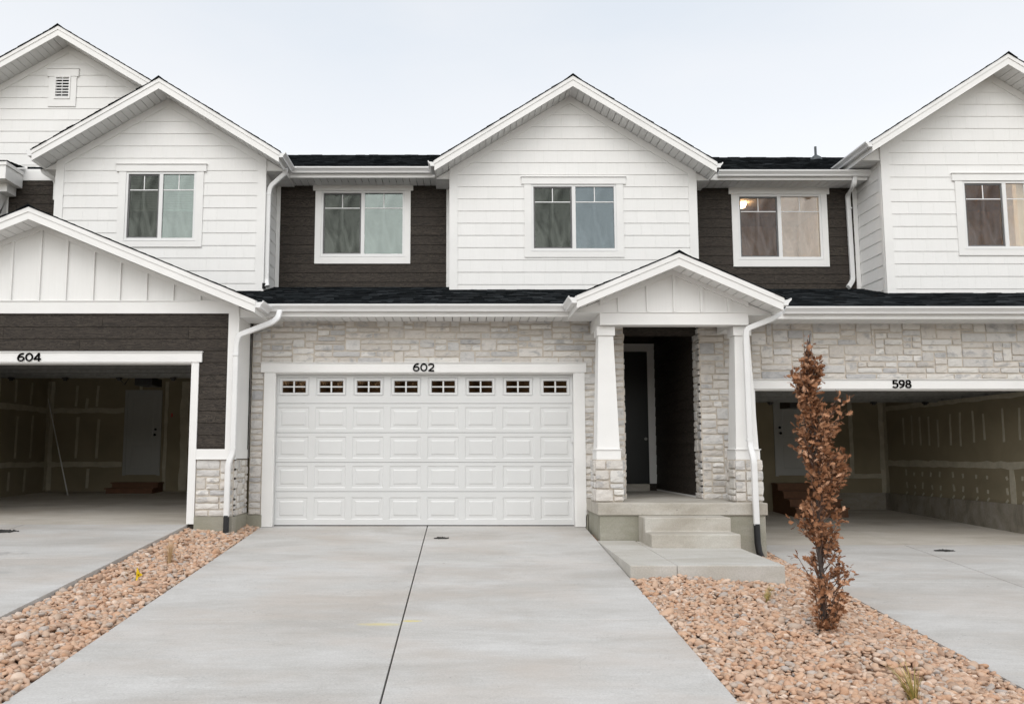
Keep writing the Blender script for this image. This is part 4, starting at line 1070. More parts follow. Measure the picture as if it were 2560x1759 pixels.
def int_door(parent, Y, x0, x1, z0, z1, step_z, steps, hx=1):
    c = MB(); c.box(x0 - .07, x0 - .003, Y - .025, Y - .001, z0 - .02, z1 + .07); c.box(x1 + .003, x1 + .07, Y - .025, Y - .001, z0 - .02, z1 + .07); c.box(x0 - .0025, x1 + .0025, Y - .025, Y - .001, z1 + .003, z1 + .07)
    dr = MB(); dr.box(x0, x1, Y - .02, Y - .0015, z0, z1)
    o = dr.build('interior_door', 'inner_door', parent); c.build('door_trim', 'inner_door', o)
    pn = MB(); w_ = x1 - x0; h_ = z1 - z0
    for (a, b) in ((.08, .36), (.44, .93)):
        u0, u1, v0, v1 = x0 + w_*.16, x1 - w_*.16, z0 + h_*a, z0 + h_*b
        ring(pn, u0, u1, v0, v1, Y - .0205, u0 + .02, u1 - .02, v0 + .02, v1 - .02, Y - .027)
        pn.poly([(u0+.02, Y-.027, v0+.02), (u1-.02, Y-.027, v0+.02), (u1-.02, Y-.027, v1-.02), (u0+.02, Y-.027, v1-.02)])
    pn.build('panel', 'inner_door', o)
    k = MB(); kx = x1 - .06 if hx > 0 else x0 + .06
    k.tube([(kx, Y - .02, z0 + .95), (kx, Y - .075, z0 + .95)], [.018, .03], 12); k.build('handle', 'number_black', o)
    k = MB(); k.tube([(kx, Y - .02, z0 + 1.08), (kx, Y - .05, z0 + 1.08)], [.028, .026], 12); k.build('deadbolt', 'number_black', o)
    s = MB(); nst = steps; top = z0 - .17
    for i in range(nst):
        zt_ = top - i * (top - step_z) / nst; s.box(x0 - .16 + .06*i*0, x1 + .16, Y - .32 - .30 * i, Y - .02 - .30 * i if i == 0 else Y - .32 - .30 * (i-1) - .001, step_z - .05, zt_ - .03); s.box(x0 - .19, x1 + .19, Y - .34 - .30 * i, (Y - .02 if i == 0 else Y - .32 - .30 * (i-1)) - .002, zt_ - .0295, zt_)
    s.build('wooden_steps', 'wood_step', parent); return o
int_door(H8, Y8 - .5, aX(1942, 1080, Y8 - .5), aX(2026, 1080, Y8 - .5), aZ(1186, Y8), aZ(985, Y8) + .05, zf8(Y8) + .0, 4, hx=-1)
box_part('partition_wall', 'drywall', H8, X8a, aX(2050, 1080, Y8 - .5), Y8 - .499, Y8 - .4, -.3, 2.74)
box_part('partition_wall', 'joint_compound', H8, aX(2012, 1250, 14.4), aX(2012, 1250, 14.4) + .06, 14.4, 14.46, -.2, aZ(1165, 14.4)) if False else None
def raised(parent, X0, X1, z, Y0, Y1):
    r = MB(); n = 4
    for k in range(n):
        a = Y0 + (Y1 - Y0) * k / n; b = Y0 + (Y1 - Y0) * (k + 1) / n - .008; r.box(X0, X1, a, b, z, z + .045)
    o = r.build('raised_garage_door', 'raised_door', parent)
    s = MB()
    for k in range(n): 
        y_ = Y0 + (Y1 - Y0) * (k + .85) / n; s.box(X0 + .02, X1 - .02, y_ - .03, y_, z - .06, z - .001)
    s.box(X0 + .02, X1 - .02, Y1 - .02, Y1 + .02, z - .08, z - .0015)
    s.build('strut', 'galvanized', o)
    t = MB()
    for x in (X0 - .06, X1 + .03): t.box(x, x + .03, Y0 - .1, Y1 + .4, z - .05, z + .02)
    t.build('track', 'galvanized', o)
    for k in range(5):
        h = MB(); x = X0 + .3 + k * (X1 - X0 - .6) / 4; h.box(x - .04, x + .04, Y1 - .12, Y1 - .02, z - .11, z - .0815); h.tube([(x - .03, Y1 - .07, z - .12), (x + .03, Y1 - .07, z - .12)], .02, 8); h.build('hinge', 'dark_metal', o)
    op = MB(); xm = (X0 + X1) / 2; op.box(xm - .18, xm + .18, Y1 + 1.0, Y1 + 1.5, z - .12, z + .04); op.box(xm - .02, xm + .02, Y0, Y1 + 1.0, z + .05, z + .08)
    op.tube([(xm, Y1 - .1, z - .08), (xm + .05, Y1 + .05, z - .2), (xm + .1, Y1 + .2, z - .02)], .012, 6); op.build('door_opener', 'dark_metal', o, bevel=.006)
    return o
raised(H8, XJ + .1, 9.46, z_h0 + .07, 12.4, 14.9)
# ---- upper 598
YB8 = 13.7; YF8 = YB8 - .45
pk8 = at(2519, 135, YF8); le8 = at(2180.5, 352, YF8); re8 = (2 * pk8[0] - le8[0], le8[1])
b80 = aX(2210, 545, YB8); b81 = 2 * pk8[0] - b80
gable_roof(H8, pk8, le8, re8, YF8, YB8, 17.9, b80, b81, .20, sideL=YD + .3, sideR=YD, gl=(0.0, YD - .02), gr=(0.0, 14.2))
wp = wallpoly(pk8, le8, re8, b80, b81, 3.8, .20)
wx0 = aX(2408, 540, YB8); wx1 = wx0 + 1.58; wz0, wz1 = aZ(622, YB8), aZ(453.5, YB8); hole = [(wx0, wx1, wz0, wz1)]
zr8 = aZ(100 + 922 * .4386, YB8)
b = MB(); backing(b, wp, front(YB8), hole); W8 = b.build('wall', 'white_siding', H8)
s = MB(); courses(s, wp, front(YB8), zr8, .238, holes=hole); s.build('siding', 'white_siding', W8)
box_part('corner_board', 'white_trim', W8, b81 - .14, b81 + .02, YB8 - .024, YB8 + .02, 3.8, wp[2][1]-.002)
cb_ = MB(); cb_.box(b80 - .02, b80 + .14, YB8 - .024, YB8 + .0203, 3.8, wp[4][1]-.002); cb_.box(b80 - .024, b80, YB8 + .0205, YB8 + .09, 3.8, wp[4][1]); cb_.build('corner_board', 'white_trim', W8)
rake_frieze(W8, wp[3], wp[4], wp[2], YB8)
sw_ = MB(); courses(sw_, [(YB8 + .091, 3.8), (YD, 3.8), (YD, wp[4][1] + .03), (YB8 + .091, wp[4][1] + .03)], faceL(b80), zr8, .238)
sw_.box(b80 + .001, b80 + .1, YB8 + .121, YD + .1, 3.8, wp[4][1] + .15); sw_.build('side_wall', 'white_siding', W8)
window(H8, YB8, wx0, wx1, wz0, wz1, ('glass_warm_screen', 'glass_warm'), room='room_warm', lit=(wx0 - .45, YB8 + .75, .13))
# dark wall with lit window
wx0, wx1 = aX(1844, 565, YD), aX(2054, 565, YD); wz0, wz1 = aZ(648, YD), aZ(487, YD)
zrd8 = aZ(100 + 1070 * .4386, YD); dzt8 = aZ(463, YD)
DW8 = darkwall(H8, bx1, b80 - .001, 4.1, dzt8 + .05, [(wx0, wx1, wz0, wz1)], zrd8)
window(H8, YD, wx0, wx1, wz0, wz1, ('glass_warm_screen', 'glass_warm'), trim=.115, head=(.05, .15), apron=.155, room='room_warm', depth=2.6, lit=(aX(1855, 523, YD + .95), YD + .95, .085))
ct = MB(); ct.box(b80 - .10, b80 - .014, YD - .022, YD + .01, 4.1, dzt8 - .001); ct.build('corner_board', 'white_trim', DW8)
gtop4 = aZ(424, Yf3 - .12); fb4 = aZ(450, Yf3)
eave(H8, re[0] - .03, b80 - .025, Yf3, YD, gtop4, fb4, fb4 + .004, aX(1797, 430, Yf3 - .1), aX(2183, 430, Yf3 - .1) - .02)
RZ8 = gtop4 + .01 + .473 * (18.5 - Yf3)
R8 = main_roof(H8, 4.501, RX + 2.4, Yf3 - .03, gtop4 + .01, RY, RZ8, 24.5, RZ8 - 2.6)
vy = 17.6; vx = aX(2039, 385, vy); vz = gtop4 + .01 + .473 * (vy - Yf3)
vp = MB(); vp.tube([(vx, vy, vz - .1), (vx, vy, aZ(367, vy))], .028, 14); vp.tube([(vx, vy, vz - .03), (vx, vy, vz + .05), (vx, vy, vz + .12)], [.15, .12, .035], 16); vp.build('vent_pipe', 'vent_metal', R8)
body = MB(); body.box(4.551, RX + 1.8, 24.2, 24.35, -.4, 6.7); body.box(RX + 1.7, RX + 1.8, YB8, 24.2, -.4, 6.7); body.box(RX, RX + .1, Yg, YB8 + .2, -.4, 3.2); body.box(RX, RX + 1.8, YB8 + .12, YB8 + .22, -.4, 6.6); body.build('rear_wall', 'white_siding', H8)
y1 = YD - .06
dp = [(2137, 440, 14.12), (2135, 462, 14.12), (2119, 488, y1), (2121, 515, y1), (2132, 700, y1), (2121, 718, y1 - .12)]
downspout(H8, [(aX(a, b, c_), c_, aZ(b, c_)) for a, b, c_ in dp], .085, .06, .07, seams=[(aX(2122.5, 521, y1), y1, aZ(521, y1))])

# ================================================================== TOWNHOUSE 604 (left)
Y4 = 11.3; X4 = -3.45
Mf4 = front(Y4)
z4b0, z4b1 = aZ(784, Y4), aZ(754, Y4)           # belt board
z4h0, z4h1 = aZ(905.5, Y4), aZ(881, Y4)         # header
xo = aX(477, 1100, Y4); xo_l = xo - 4.88        # opening
ztr0, ztr1 = aZ(1146, Y4), aZ(1122, Y4)
poly = [(-10.2, ztr1), (X4 - .12, ztr1), (X4 - .12, z4b0), (-10.2, z4b0)]
hole = [(xo_l - .08, xo + .08, 0, z4h1 - .005)]
b = MB(); backing(b, [(-10.2, .0), (X4 - .001, .0), (X4 - .001, z4b1), (-10.2, z4b1)], Mf4, [(xo_l, xo, -1, z4h0)], -.12, -.002); W4 = b.build('wall', 'dark_siding', H4)
zr4 = aZ(480 + 1033/3.07, Y4)
s = MB(); courses(s, poly, Mf4, zr4, .183, .010, 1.9, 3.6, .005, .0005, hole); s.build('siding', 'dark_siding', W4)
t = MB()
t.box(-10.2, X4 + .01, Y4 - .03, Y4 + .0, z4b0, z4b1); t.box(-10.2, X4 + .01, Y4 - .044, Y4, z4b1 + .0005, z4b1 + .012)
t.box(X4 - .14, X4 + .022, Y4 - .0265, Y4 - .0005, ztr1 + .0005, z4b0 - .0005); t.box(X4 + .001, X4 + .022, Y4 + .0, Y4 + .11, ztr0, z4b0 - .02)
t.box(xo + .096, X4 + .024, Y4 - .03, Y4 - .0005, ztr0, ztr1); t.box(xo + .096, X4 + .03, Y4 - .045, Y4 - .0005, ztr0 - .012, ztr0 - .0005)
t.box(X4 + .0225, X4 + .024, Y4 + .0, Y4 + .6, ztr0, ztr1)
t.build('trim_board', 'white_trim', W4)
sdw = MB(); sdw.box(X4 - .1, X4, Y4 + .121, Yg + .12, ztr0, fb2); sdw.box(X4 + .001, X4 + .018, Y4 + .111, Yg - .11, ztr0, z4b0 - .02); sdw.build('side_wall', 'white_trim', W4)
bk = MB(); bk.box(X4 + .0005, X4 + .012, Yg - .109, Yg - .03, ztr0, z4b0 - .03); bk.build('corner_flashing', 'black_gap', W4)
# garage surround
gt = MB(); hx1_ = aX(507, 893, Y4)
gt.box(-10.0, hx1_, Y4 - .042, Y4 - .0005, z4h0, z4h1); gt.box(-10.0, hx1_ + .012, Y4 - .06, Y4 - .0005, z4h1 + .0005, z4h1 + .012)
gt.box(xo + .001, xo + .094, Y4 - .03, Y4 - .0005, .11, z4h0 - .0005); gt.box(xo - .018, xo + .0005, Y4 - .028, Y4 + .18, .11, z4h0 - .0005)
gt.box(xo_l - .094, xo_l, Y4 - .03, Y4 - .0005, .11, z4h0 - .0005); gt.box(xo_l, xo - .0185, Y4 - .02, Y4 + .18, z4h0 - .02, z4h0 - .0005)
gt.build('garage_trim', 'white_trim', H4)
digits(H4, '604', aX(77.5, 893, Y4), aZ(904, Y4), Y4 - .0425, .372, .128)
# stone wainscot and foundation
zs4 = aZ(1290, Y4)
stonework('stone_wainscot', H4, Mf4, xo + .096, X4, zs4, ztr0 - .013, seed=61, wide=(3, 7))
stonework('stone_wainscot', H4, faceR(X4), Y4 - .010, Yg - .03, zs4, ztr0 - .013, seed=62, wide=(3, 5), mu0=Y4 - .008)
fd = MB(); fd.box(xo + .096, X4 + .02, Y4 - .035, Y4 + .12, -.4, zs4 - .002); fd.box(X4 - .1, X4 + .02, Y4 + .1205, Yg + .1, -.4, zs4 - .002); fd.build('foundation', 'foundation_concrete', H4)
# lower gable
YF4 = 10.9
pk4 = at(72.3, 517, YF4); re4 = at(638, 750, YF4); le4 = (2 * pk4[0] - re4[0], re4[1])
gable_roof(H4, pk4, le4, re4, YF4, Y4, 13.95, X4 - 6.6, X4, .185, sideR=Yf2 + .3, gr=(0.0, 11.42))
sl4 = (pk4[1] - re4[1]) / (re4[0] - pk4[0]); o_ = .165
p4 = [(X4 - 6.6, z4b1 + .013), (X4 - .001, z4b1 + .013), (X4 - .001, pk4[1] - sl4 * (X4 - pk4[0]) - o_), (pk4[0], pk4[1] - o_), (X4 - 6.6, max(z4b1 + .02, pk4[1] - sl4 * (pk4[0] - X4 + 6.6) - o_))]
bxs = [aX(x / 3.07, 700, Y4) for x in (89, 305, 508, 717, 922, 1127, 1332, 1540)]
bxs = [bxs[0] - .41 * k for k in (5, 4, 3, 2, 1)] + bxs
board_batten(H4, p4, Y4, bxs, z4b1, sl4, sl4, p4[3])
# interior
Yb4 = 18.0
sh4, zf4 = garage_shell(H4, -9.98, -3.6, 11.5, Yb4, .10, .27, 3.0, (xo_l, xo), z4h0)
ma = front(Yb4); ml = faceR(-9.98); tp = sh4
zh1, zh2 = aZ(860 + 510/3.07, Yb4), aZ(860 + 922/3.07, Yb4)
dx0_, dx1_ = aX(318, 1080, Yb4), aX(396, 1080, Yb4)
tape(tp, ma, -9.9, zh1, dx0_ - .1, zh1, .12, 1); tape(tp, ma, -9.9, zh2, dx0_ - .1, zh2, .12, 2); tape(tp, ml, 11.6, zh1 + .0, Yb4, zh1, .12, 3); tape(tp, ml, 11.6, zh2, Yb4, zh2, .12, 4)
tape(tp, ma, -9.92, .3, -9.92, 2.9, .10, 5); tape(tp, ml, Yb4 - .06, .3, Yb4 - .06, 2.9, .12, 6)
tape(tp, ma, dx1_ + .62, .3, dx1_ + .62, 2.9, .2, 7); tape(tp, ma, dx1_ + .17, .3, dx1_ + .17, 2.9, .08, 8); tape(tp, ma, dx1_ + .75, zh1 - .1, -4, zh1 - .1, .11, 9); tape(tp, ma, dx1_ + .75, zh2, -4, zh2, .11, 10)
for k, (xx, a, b) in enumerate(((-9.35, zh1 + .1, 2.8), (-8.85, zh1 + .1, 2.8), (-9.3, zh2 + .15, zh1 - .15), (-8.8, zh2 + .15, zh1 - .2), (-9.0, .35, zh2 - .1), (-9.1, zh1 + .05, zh1 + .3), (-7.8, 2.7, 2.9))): tape(tp, ma, xx, a, xx + .02, b, .06, 30 + k)
for k, (yy, a, b) in enumerate(((17.2, zh1 + .1, 2.8), (16.6, zh1 + .1, 2.8), (17.3, zh2 + .15, zh1 - .15), (16.7, zh2 + .15, zh1 - .2), (17.1, .3, zh2 - .1), (16.5, .35, zh2 - .15), (16.0, .35, 2.8))): tape(tp, ml, yy, a, yy + .02, b, .07, 50 + k)
tp.build('interior_wall', ['drywall', 'joint_compound'], H4)
int_door(H4, Yb4, dx0_, dx1_, aZ(1186, Yb4), aZ(982, Yb4), zf4(17.6), 2)
box_part('outlet', 'inner_door', H4, -9.979, -9.972, 16.05, 16.12, .95, 1.08)
box_part('doorbell_button', 'red_button', H4, dx1_ + .3, dx1_ + .33, Yb4 - .02, Yb4 - .001, aZ(1042, Yb4), aZ(1033, Yb4))
raised(H4, xo_l + .1, xo - .08, z4h0 + .14, 11.7, 14.2)
rod = MB(); rx, rz = at(169, 1244, 16.9); r2x, r2z = at(119, 990, 17.95); rod.tube([(rx, 16.9, zf4(16.9) + .004), (r2x, 17.95, r2z)], .014, 10)
tag(rod.build('pole', 'white_metal', origin=(rx, 16.9, zf4(16.9))), 'thin white pole leaning in the corner of the garage numbered 604', 'pole')
# downspout
xd4 = aX(587, 950, 11.2)
dp = [(aX(698, 776, 11.38), 11.42, aZ(776, 11.38)), (aX(696, 796, 11.35), 11.34, aZ(794, 11.35)), (aX(682, 806, 11.3), 11.28, aZ(806, 11.3)), (aX(596, 836, 11.22), 11.22, aZ(838, 11.22)), (xd4, 11.225, aZ(862, 11.22)), (xd4, 11.215, aZ(1128, 11.2)), (xd4 - .06, 11.19, aZ(1160, 11.2)), (xd4 - .06, 11.18, aZ(1291, 11.17))]
downspout(H4, dp, .080, .058, .06, seams=[(xd4, 11.22, aZ(886, 11.2)), (xd4, 11.217, aZ(1120, 11.2))])
xq = xd4 - .06
corrugated(H4, [(xq, 11.18, aZ(1288, 11.17)), (xq, 11.175, .02), (xq + .005, 11.17, -.12)], .045)
# ---- upper bay 604
YB4 = 13.75; YF4u = YB4 - .45
pku = at(398, 195.4, YF4u); leu = at(79.6, 375, YF4u); reu = at(697.4, 378.8, YF4u)
u0, u1 = aX(141, 480, YB4), aX(661.5, 520, YB4)
gable_roof(H4, pku, leu, reu, YF4u, YB4, 17.9, u0, u1, .20, sideL=YD + .25, sideR=YD - .01, gl=(0.0, 14.6), gr=(0.0, Yf3 - .08))
wp = wallpoly(pku, leu, reu, u0, u1, 3.7, .20)
wx0, wx1 = aX(313.5, 516, YB4), aX(490, 516, YB4); wz0, wz1 = aZ(601, YB4), aZ(430.5, YB4); hole = [(wx0, wx1, wz0, wz1)]
zru = aZ(1178 / 2.574, YB4)
b = MB(); backing(b, wp, front(YB4), hole); WU = b.build('wall', 'white_siding', H4)
s = MB(); courses(s, wp, front(YB4), zru, .2415, holes=hole); s.build('siding', 'white_siding', WU)
box_part('corner_board', 'white_trim', WU, u0 - .02, u0 + .14, YB4 - .024, YB4 + .02, 3.7, wp[4][1]-.002); box_part('corner_board', 'white_trim', WU, u1 - .14, u1 + .02, YB4 - .024, YB4 + .02, 3.7, wp[2][1]-.002)
rake_frieze(WU, wp[3], wp[4], wp[2], YB4)
sw_ = MB(); courses(sw_, [(YB4 + .021, 3.7), (YD - .02, 3.7), (YD - .02, wp[2][1] + .1), (YB4 + .021, wp[2][1] + .1)], faceR(u1), zru, .2415)
sw_.box(u1 - .1, u1 - .001, YB4 + .121, YD + .1, 3.7, wp[2][1] + .15); sw_.build('side_wall', 'white_siding', WU); sw_ = MB()
courses(sw_, [(YB4 + .021, 3.7), (14.9, 3.7), (14.9, wp[4][1] + .1), (YB4 + .021, wp[4][1] + .1)], faceL(u0), zru, .2415)
sw_.box(u0 + .001, u0 + .1, YB4 + .121, 15.0, 3.7, wp[4][1] + .15); sw_.build('side_wall', 'white_siding', WU)
ct = MB(); ct.box(u1 + .015, u1 + .09, YD - .034, YD - .013, 4.0, dzt - .001); ct.build('corner_board', 'white_trim', WU)
window(H4, YB4, wx0, wx1, wz0, wz1, ('glass_screen', 'glass_clear'), blind=True, depth=1.8)
y1 = YB4 + .2
xx = u1 + .06
dp = [(aX(713, 418, 13.7), 13.72, aZ(420, 13.7)), (aX(712, 432, 13.75), 13.78, aZ(432, 13.75)), (aX(699, 446, 13.8), 13.8, aZ(446, 13.8)), (xx + .03, 13.80, aZ(466, 13.8)), (xx, 13.80, aZ(484, 13.8)), (xx, 13.80, aZ(702, 13.8)), (xx + .03, 13.74, aZ(716, 13.75))]
downspout(H4, dp, .085, .06, .07, seams=[(xx, 13.80, aZ(486, 13.8))])
bt = MB(); bt.box(xx - .06, xx - .005, 13.72, 13.77, aZ(722, 13.75), aZ(708, 13.75)); bt.build('downspout_strap', 'black_gap', H4)
dp = [(aX(106, 414, 14.1), 14.12, aZ(414, 14.1)), (aX(106, 428, 14.15), 14.18, aZ(428, 14.15)), (aX(136, 447, 14.3), 14.3, aZ(447, 14.3)), (aX(141, 455, 14.35), 14.35, aZ(458, 14.35)), (aX(139, 500, 14.35), 14.35, aZ(500, 14.35))]
downspout(H4, dp, .085, .06, .06)
main_roof(H4, -8.5, -4.901, Yf3 - .03, gtop3 + .01, RY, RZ - .3, 24.5, RZ - 2.9)
body = MB(); body.box(-8.5, -3.70, 24.2, 24.35, -.3, 6.7); body.build('rear_wall', 'white_siding', H4)

# ================================================================== far-left townhouse
YW6 = 14.9; YF6 = 14.45
pk6 = at(145.7, 65, YF6); sl6 = .605; hw = 3.0
le6 = (pk6[0] - hw - .8, pk6[1] - sl6 * (hw + .8)); re6 = (pk6[0] + hw, pk6[1] - sl6 * hw)
gable_roof(H6, pk6, le6, re6, YF6, YW6, 20.5, le6[0] + .4, re6[0] - .4, .20)
zb6 = aZ(452, YW6)
wp = wallpoly(pk6, le6, re6, le6[0] + .4, re6[0] - .4, zb6, .20)
zr6 = aZ(773 / 2.574, YW6)
vent = (aX(138, 220, YW6), aX(178, 220, YW6), aZ(249, YW6), aZ(193, YW6))
b = MB(); backing(b, wp, front(YW6), [vent]); W6 = b.build('wall', 'white_siding', H6)
s = MB(); courses(s, wp, front(YW6), zr6, .241, holes=[vent]); s.build('siding', 'white_siding', W6)
rake_frieze(W6, wp[3], wp[4], wp[2], YW6)
a, b_, c_, e_ = vent
v = MB(); tt = .12
v.box(a - tt, a, YW6 - .03, YW6, c_ - .16, e_); v.box(b_, b_ + tt, YW6 - .03, YW6, c_ - .16, e_); v.box(a + .0005, b_ - .0005, YW6 - .0295, YW6, c_ - .16, c_); v.box(a - tt - .04, b_ + tt + .04, YW6 - .04, YW6, e_ + .0005, e_ + .16); v.box(a - tt - .05, b_ + tt + .05, YW6 - .055, YW6, e_ + .1605, e_ + .172)
v.box(a + .001, a + .03, YW6 - .045, YW6 + .02, c_, e_); v.box(b_ - .03, b_ - .001, YW6 - .045, YW6 + .02, c_, e_); v.box(a + .03, b_ - .03, YW6 - .0445, YW6 + .02, c_, c_ + .025); v.box(a + .03, b_ - .03, YW6 - .0445, YW6 + .02, e_ - .02, e_)
VO = v.build('gable_vent', 'white_trim', W6)
v = MB(); nsl = 7
for k in range(nsl):
    z_ = c_ + .03 + (e_ - c_ - .05) * k / nsl; v.hexa([(a+.03, YW6-.04, z_), (b_-.03, YW6-.04, z_), (b_-.03, YW6+.03, z_+.04), (a+.03, YW6+.03, z_+.04), (a+.03, YW6-.04, z_+.026), (b_-.03, YW6-.04, z_+.026), (b_-.03, YW6+.03, z_+.066), (a+.03, YW6+.03, z_+.066)])
v.box((a+b_)/2-.006, (a+b_)/2+.006, YW6-.045, YW6-.039, c_+.03, e_-.02)
v.build('louvre', 'white_metal', VO); box_part('vent_back', 'black_gap', VO, a, b_, YW6 + .05, YW6 + .06, c_, e_)
box_part('belt_board', 'white_trim', W6, le6[0] + .4, -6.9, YW6 - .025, YW6 - .001, zb6, aZ(428, YW6))
dw = MB(); p = [(-11.0, 3.5), (-7.9, 3.5), (-7.9, zb6 - .001), (-11.0, zb6 - .001)]; backing(dw, p, front(YW6)); DW6 = dw.build('dark_wall', 'dark_siding', H6)
s = MB(); courses(s, p, front(YW6), zrd, .1895, .010, 1.6, 3.6, .004, .0005); s.build('siding', 'dark_siding', DW6)
# small bracketed eave at the frame edge
ye = 14.2
ye = 14.3; xr = aX(14, 430, ye); zt_, zb_ = aZ(404, ye), aZ(446, ye)
ev = MB(); ev.box(-11.2, xr, ye, YW6 - .03, zb_, zt_); ev.box(-11.2, xr + .02, ye - .02, YW6 - .029, zt_ - .07, zt_ + .001)
EV = ev.build('bracketed_eave', 'white_trim', H6)
ev = MB(); ev.box(-11.2, xr - .12, ye + .26, YW6 - .031, zb_ - .17, zb_ - .001); ev.build('corbel', 'white_trim', EV)
ev = MB(); shingles_plane(ev, -11.25, xr + .035, ye - .035, zt_ + .006, YW6 - .03, zt_ + .10); ev.build('eave_roof', 'roof_shingle', EV)
xk = aX(19, 490, 14.87)
br = MB(); br.prism([(14.62, aZ(540, 14.8)), (14.87, aZ(540, 14.8)), (14.87, zb_ - .171), (14.42, zb_ - .171), (14.42, zb_ - .26), (14.66, zb_ - .62), (14.62, zb_ - .70)], faceR(xk), -.12, 0); br.build('bracket', 'white_trim', EV)
box_part('corner_board', 'white_trim', DW6, -11.2, xk + .02, YW6 - .03, YW6 - .014, 3.5, zb6 - .002)
body = MB(); body.box(-12.0, -8.501, 24.2, 24.35, -.3, 6.7); body.box(-12.1, -12.0, 15, 24.35, -.3, 6.7); body.box(-12.1, -10.2, 14.99, 15.1, -.3, zb6); body.box(-10.3, -10.2, Y4, 15, -.3, 3.6); body.build('rear_wall', 'white_siding', H6)

# ================================================================== plants and small things
def ground_hit(px, py, zfun):
    a = (py - CY) / F; dy, dz_, dx = CT + ST * a, ST - CT * a, (px - CX) / F
    t = 3.0
    while t < 30:
        if ZC + dz_ * t <= zfun(dx * t, dy * t): break
        t += .005
    return dx * t, dy * t
def oak():
    rs = random.Random(12)
    bx, by = ground_hit(2066, 1583, gz_right); bz = gz_right(bx, by) - .01; H = 2.86
    T = thing('oak_sapling', 'slender columnar oak sapling with dry brown leaves standing in the gravel', 'tree', (bx, by, bz))
    # centre line and half widths read off the photograph, (z photo px, x centre px, half width px)
    prof = [(30, 165, 3), (75, 158, 14), (110, 150, 24), (160, 165, 48), (200, 160, 70), (250, 140, 80), (290, 150, 62), (330, 160, 66), (375, 170, 78), (420, 190, 88), (470, 185, 100), (520, 190, 108), (560, 200, 88), (600, 225, 118), (650, 250, 118), (700, 255, 108), (750, 260, 92), (800, 248, 78), (850, 230, 100), (900, 225, 98), (950, 212, 112), (1000, 222, 98), (1050, 240, 84), (1100, 240, 74), (1150, 245, 112), (1200, 258, 120), (1250, 250, 112), (1300, 245, 110), (1350, 255, 112), (1400, 262, 96), (1450, 252, 50), (1500, 245, 28)]
    def loc(zx, zy): 
        return at(1940 + zx / 1.996, 820 + zy / 1.996, by)
    spine = [(248, 1530), (246, 1450), (235, 1350), (228, 1250), (215, 1150), (212, 1000), (213, 850), (208, 700), (195, 600), (188, 450), (175, 330), (168, 200), (165, 100), (166, 28)]
    P = [];
    for k, (a, b) in enumerate(spine):
        x, z = loc(a, b); P.append(Vector((x, by + .02 * math.sin(k * 1.3), z)))
    P[0].z = bz - .05
    tr = MB(); n = len(P); tr.tube(P, [.030 - .0265 * (k / (n - 1)) ** .8 for k in range(n)], 10); tr.build('trunk', 'bark', T, smooth=True)
    br = MB(); lv = MB()
    leaf2 = [(0, 0), (.025, .12), (.05, .20), (.22, .34), (.07, .36), (.36, .60), (.09, .56), (.33, .86), (.08, .76), (.13, 1.0), (0, 1.08)]
    def leaf(p, d, s):
        d = d.normalized(); side = d.cross(Vector((rs.uniform(-1, 1), rs.uniform(-1, 1), rs.uniform(.1, 1.3))))
        if side.length < .05: return
        side.normalize(); nn = side.cross(d).normalized(); curl = rs.uniform(-.35, .3); fold = rs.uniform(.05, .6); tw = rs.uniform(.85, 1.25)
        for sg in (-1, 1):
            pass
        i0 = len(lv.v); m_ = len(leaf2)
        def P3(u, v): return p + d * (v * s) + side * (u * s * tw) + nn * (abs(u) * fold * s + curl * s * v * v)
        mids = [P3(0, v) for (_, v) in leaf2]
        L_ = [P3(-u, v) for (u, v) in leaf2]; R_ = [P3(u, v) for (u, v) in leaf2]
        lv.v += [tuple(q) for q in mids + L_[1:-1] + R_[1:-1]]
        M0, L0, R0 = i0, i0 + m_ - 1, i0 + m_ + (m_ - 2) - 1
        def Lx(k): return M0 + k if k in (0, m_-1) else L0 + k
        def Rx(k): return M0 + k if k in (0, m_-1) else R0 + k
        for k in range(m_ - 1):
            a = [M0 + k, M0 + k + 1, Lx(k+1), Lx(k)]; b = [M0 + k, Rx(k), Rx(k+1), M0 + k + 1]
            for q in (a, b):
                q2 = []; [q2.append(t) for t in q if t not in q2]
                if len(q2) > 2: lv.f.append(tuple(q2))
    def hw(zy):
        for (a, b) in zip(prof, prof[1:]):
            if a[0] <= zy <= b[0]:
                t = (zy - a[0]) / (b[0] - a[0]); return a[1] + (b[1]-a[1])*t, a[2] + (b[2]-a[2])*t
        return 245, 20
    def spine_at(zy):
        for (a, b) in zip(spine, spine[1:]):
            if b[1] <= zy <= a[1]:
                t = (zy - b[1]) / (a[1] - b[1]); x, z = loc(b[0] + (a[0]-b[0])*t, zy); return Vector((x, by, z))
        return P[0]
    px = by / F / 1.996
    tips = []
    for k in range(285):
        zy = rs.uniform(45, 1490) if k > 30 else rs.uniform(150, 760)
        c_, h_ = hw(zy); a = rs.uniform(0, 2 * math.pi); r = rs.uniform(.2, 1.0) ** .65 * h_ * .86
        # thin out where the photograph shows gaps
        if 1040 < zy < 1140 and rs.random() < .6: continue
        if zy > 1140 and abs(math.cos(a)) < .45 and rs.random() < .6: continue
        if 770 < zy < 830 and rs.random() < .35: continue
        x, z = loc(c_, zy); tip = Vector((x + math.cos(a) * r * px, by + math.sin(a) * r * px * .95, z))
        tips.append((tip, zy, math.cos(a)))
    for (a, b) in ((330, 340), (345, 355), (315, 360), (350, 420), (330, 450), (60, 245), (85, 255), (100, 940), (110, 960), (370, 1200), (360, 1190), (120, 1140), (345, 1240), (110, 600), (130, 605)):
        x, z = loc(a, b); tips.append((Vector((x, by + rs.uniform(-.1, .1), z)), b, 0))
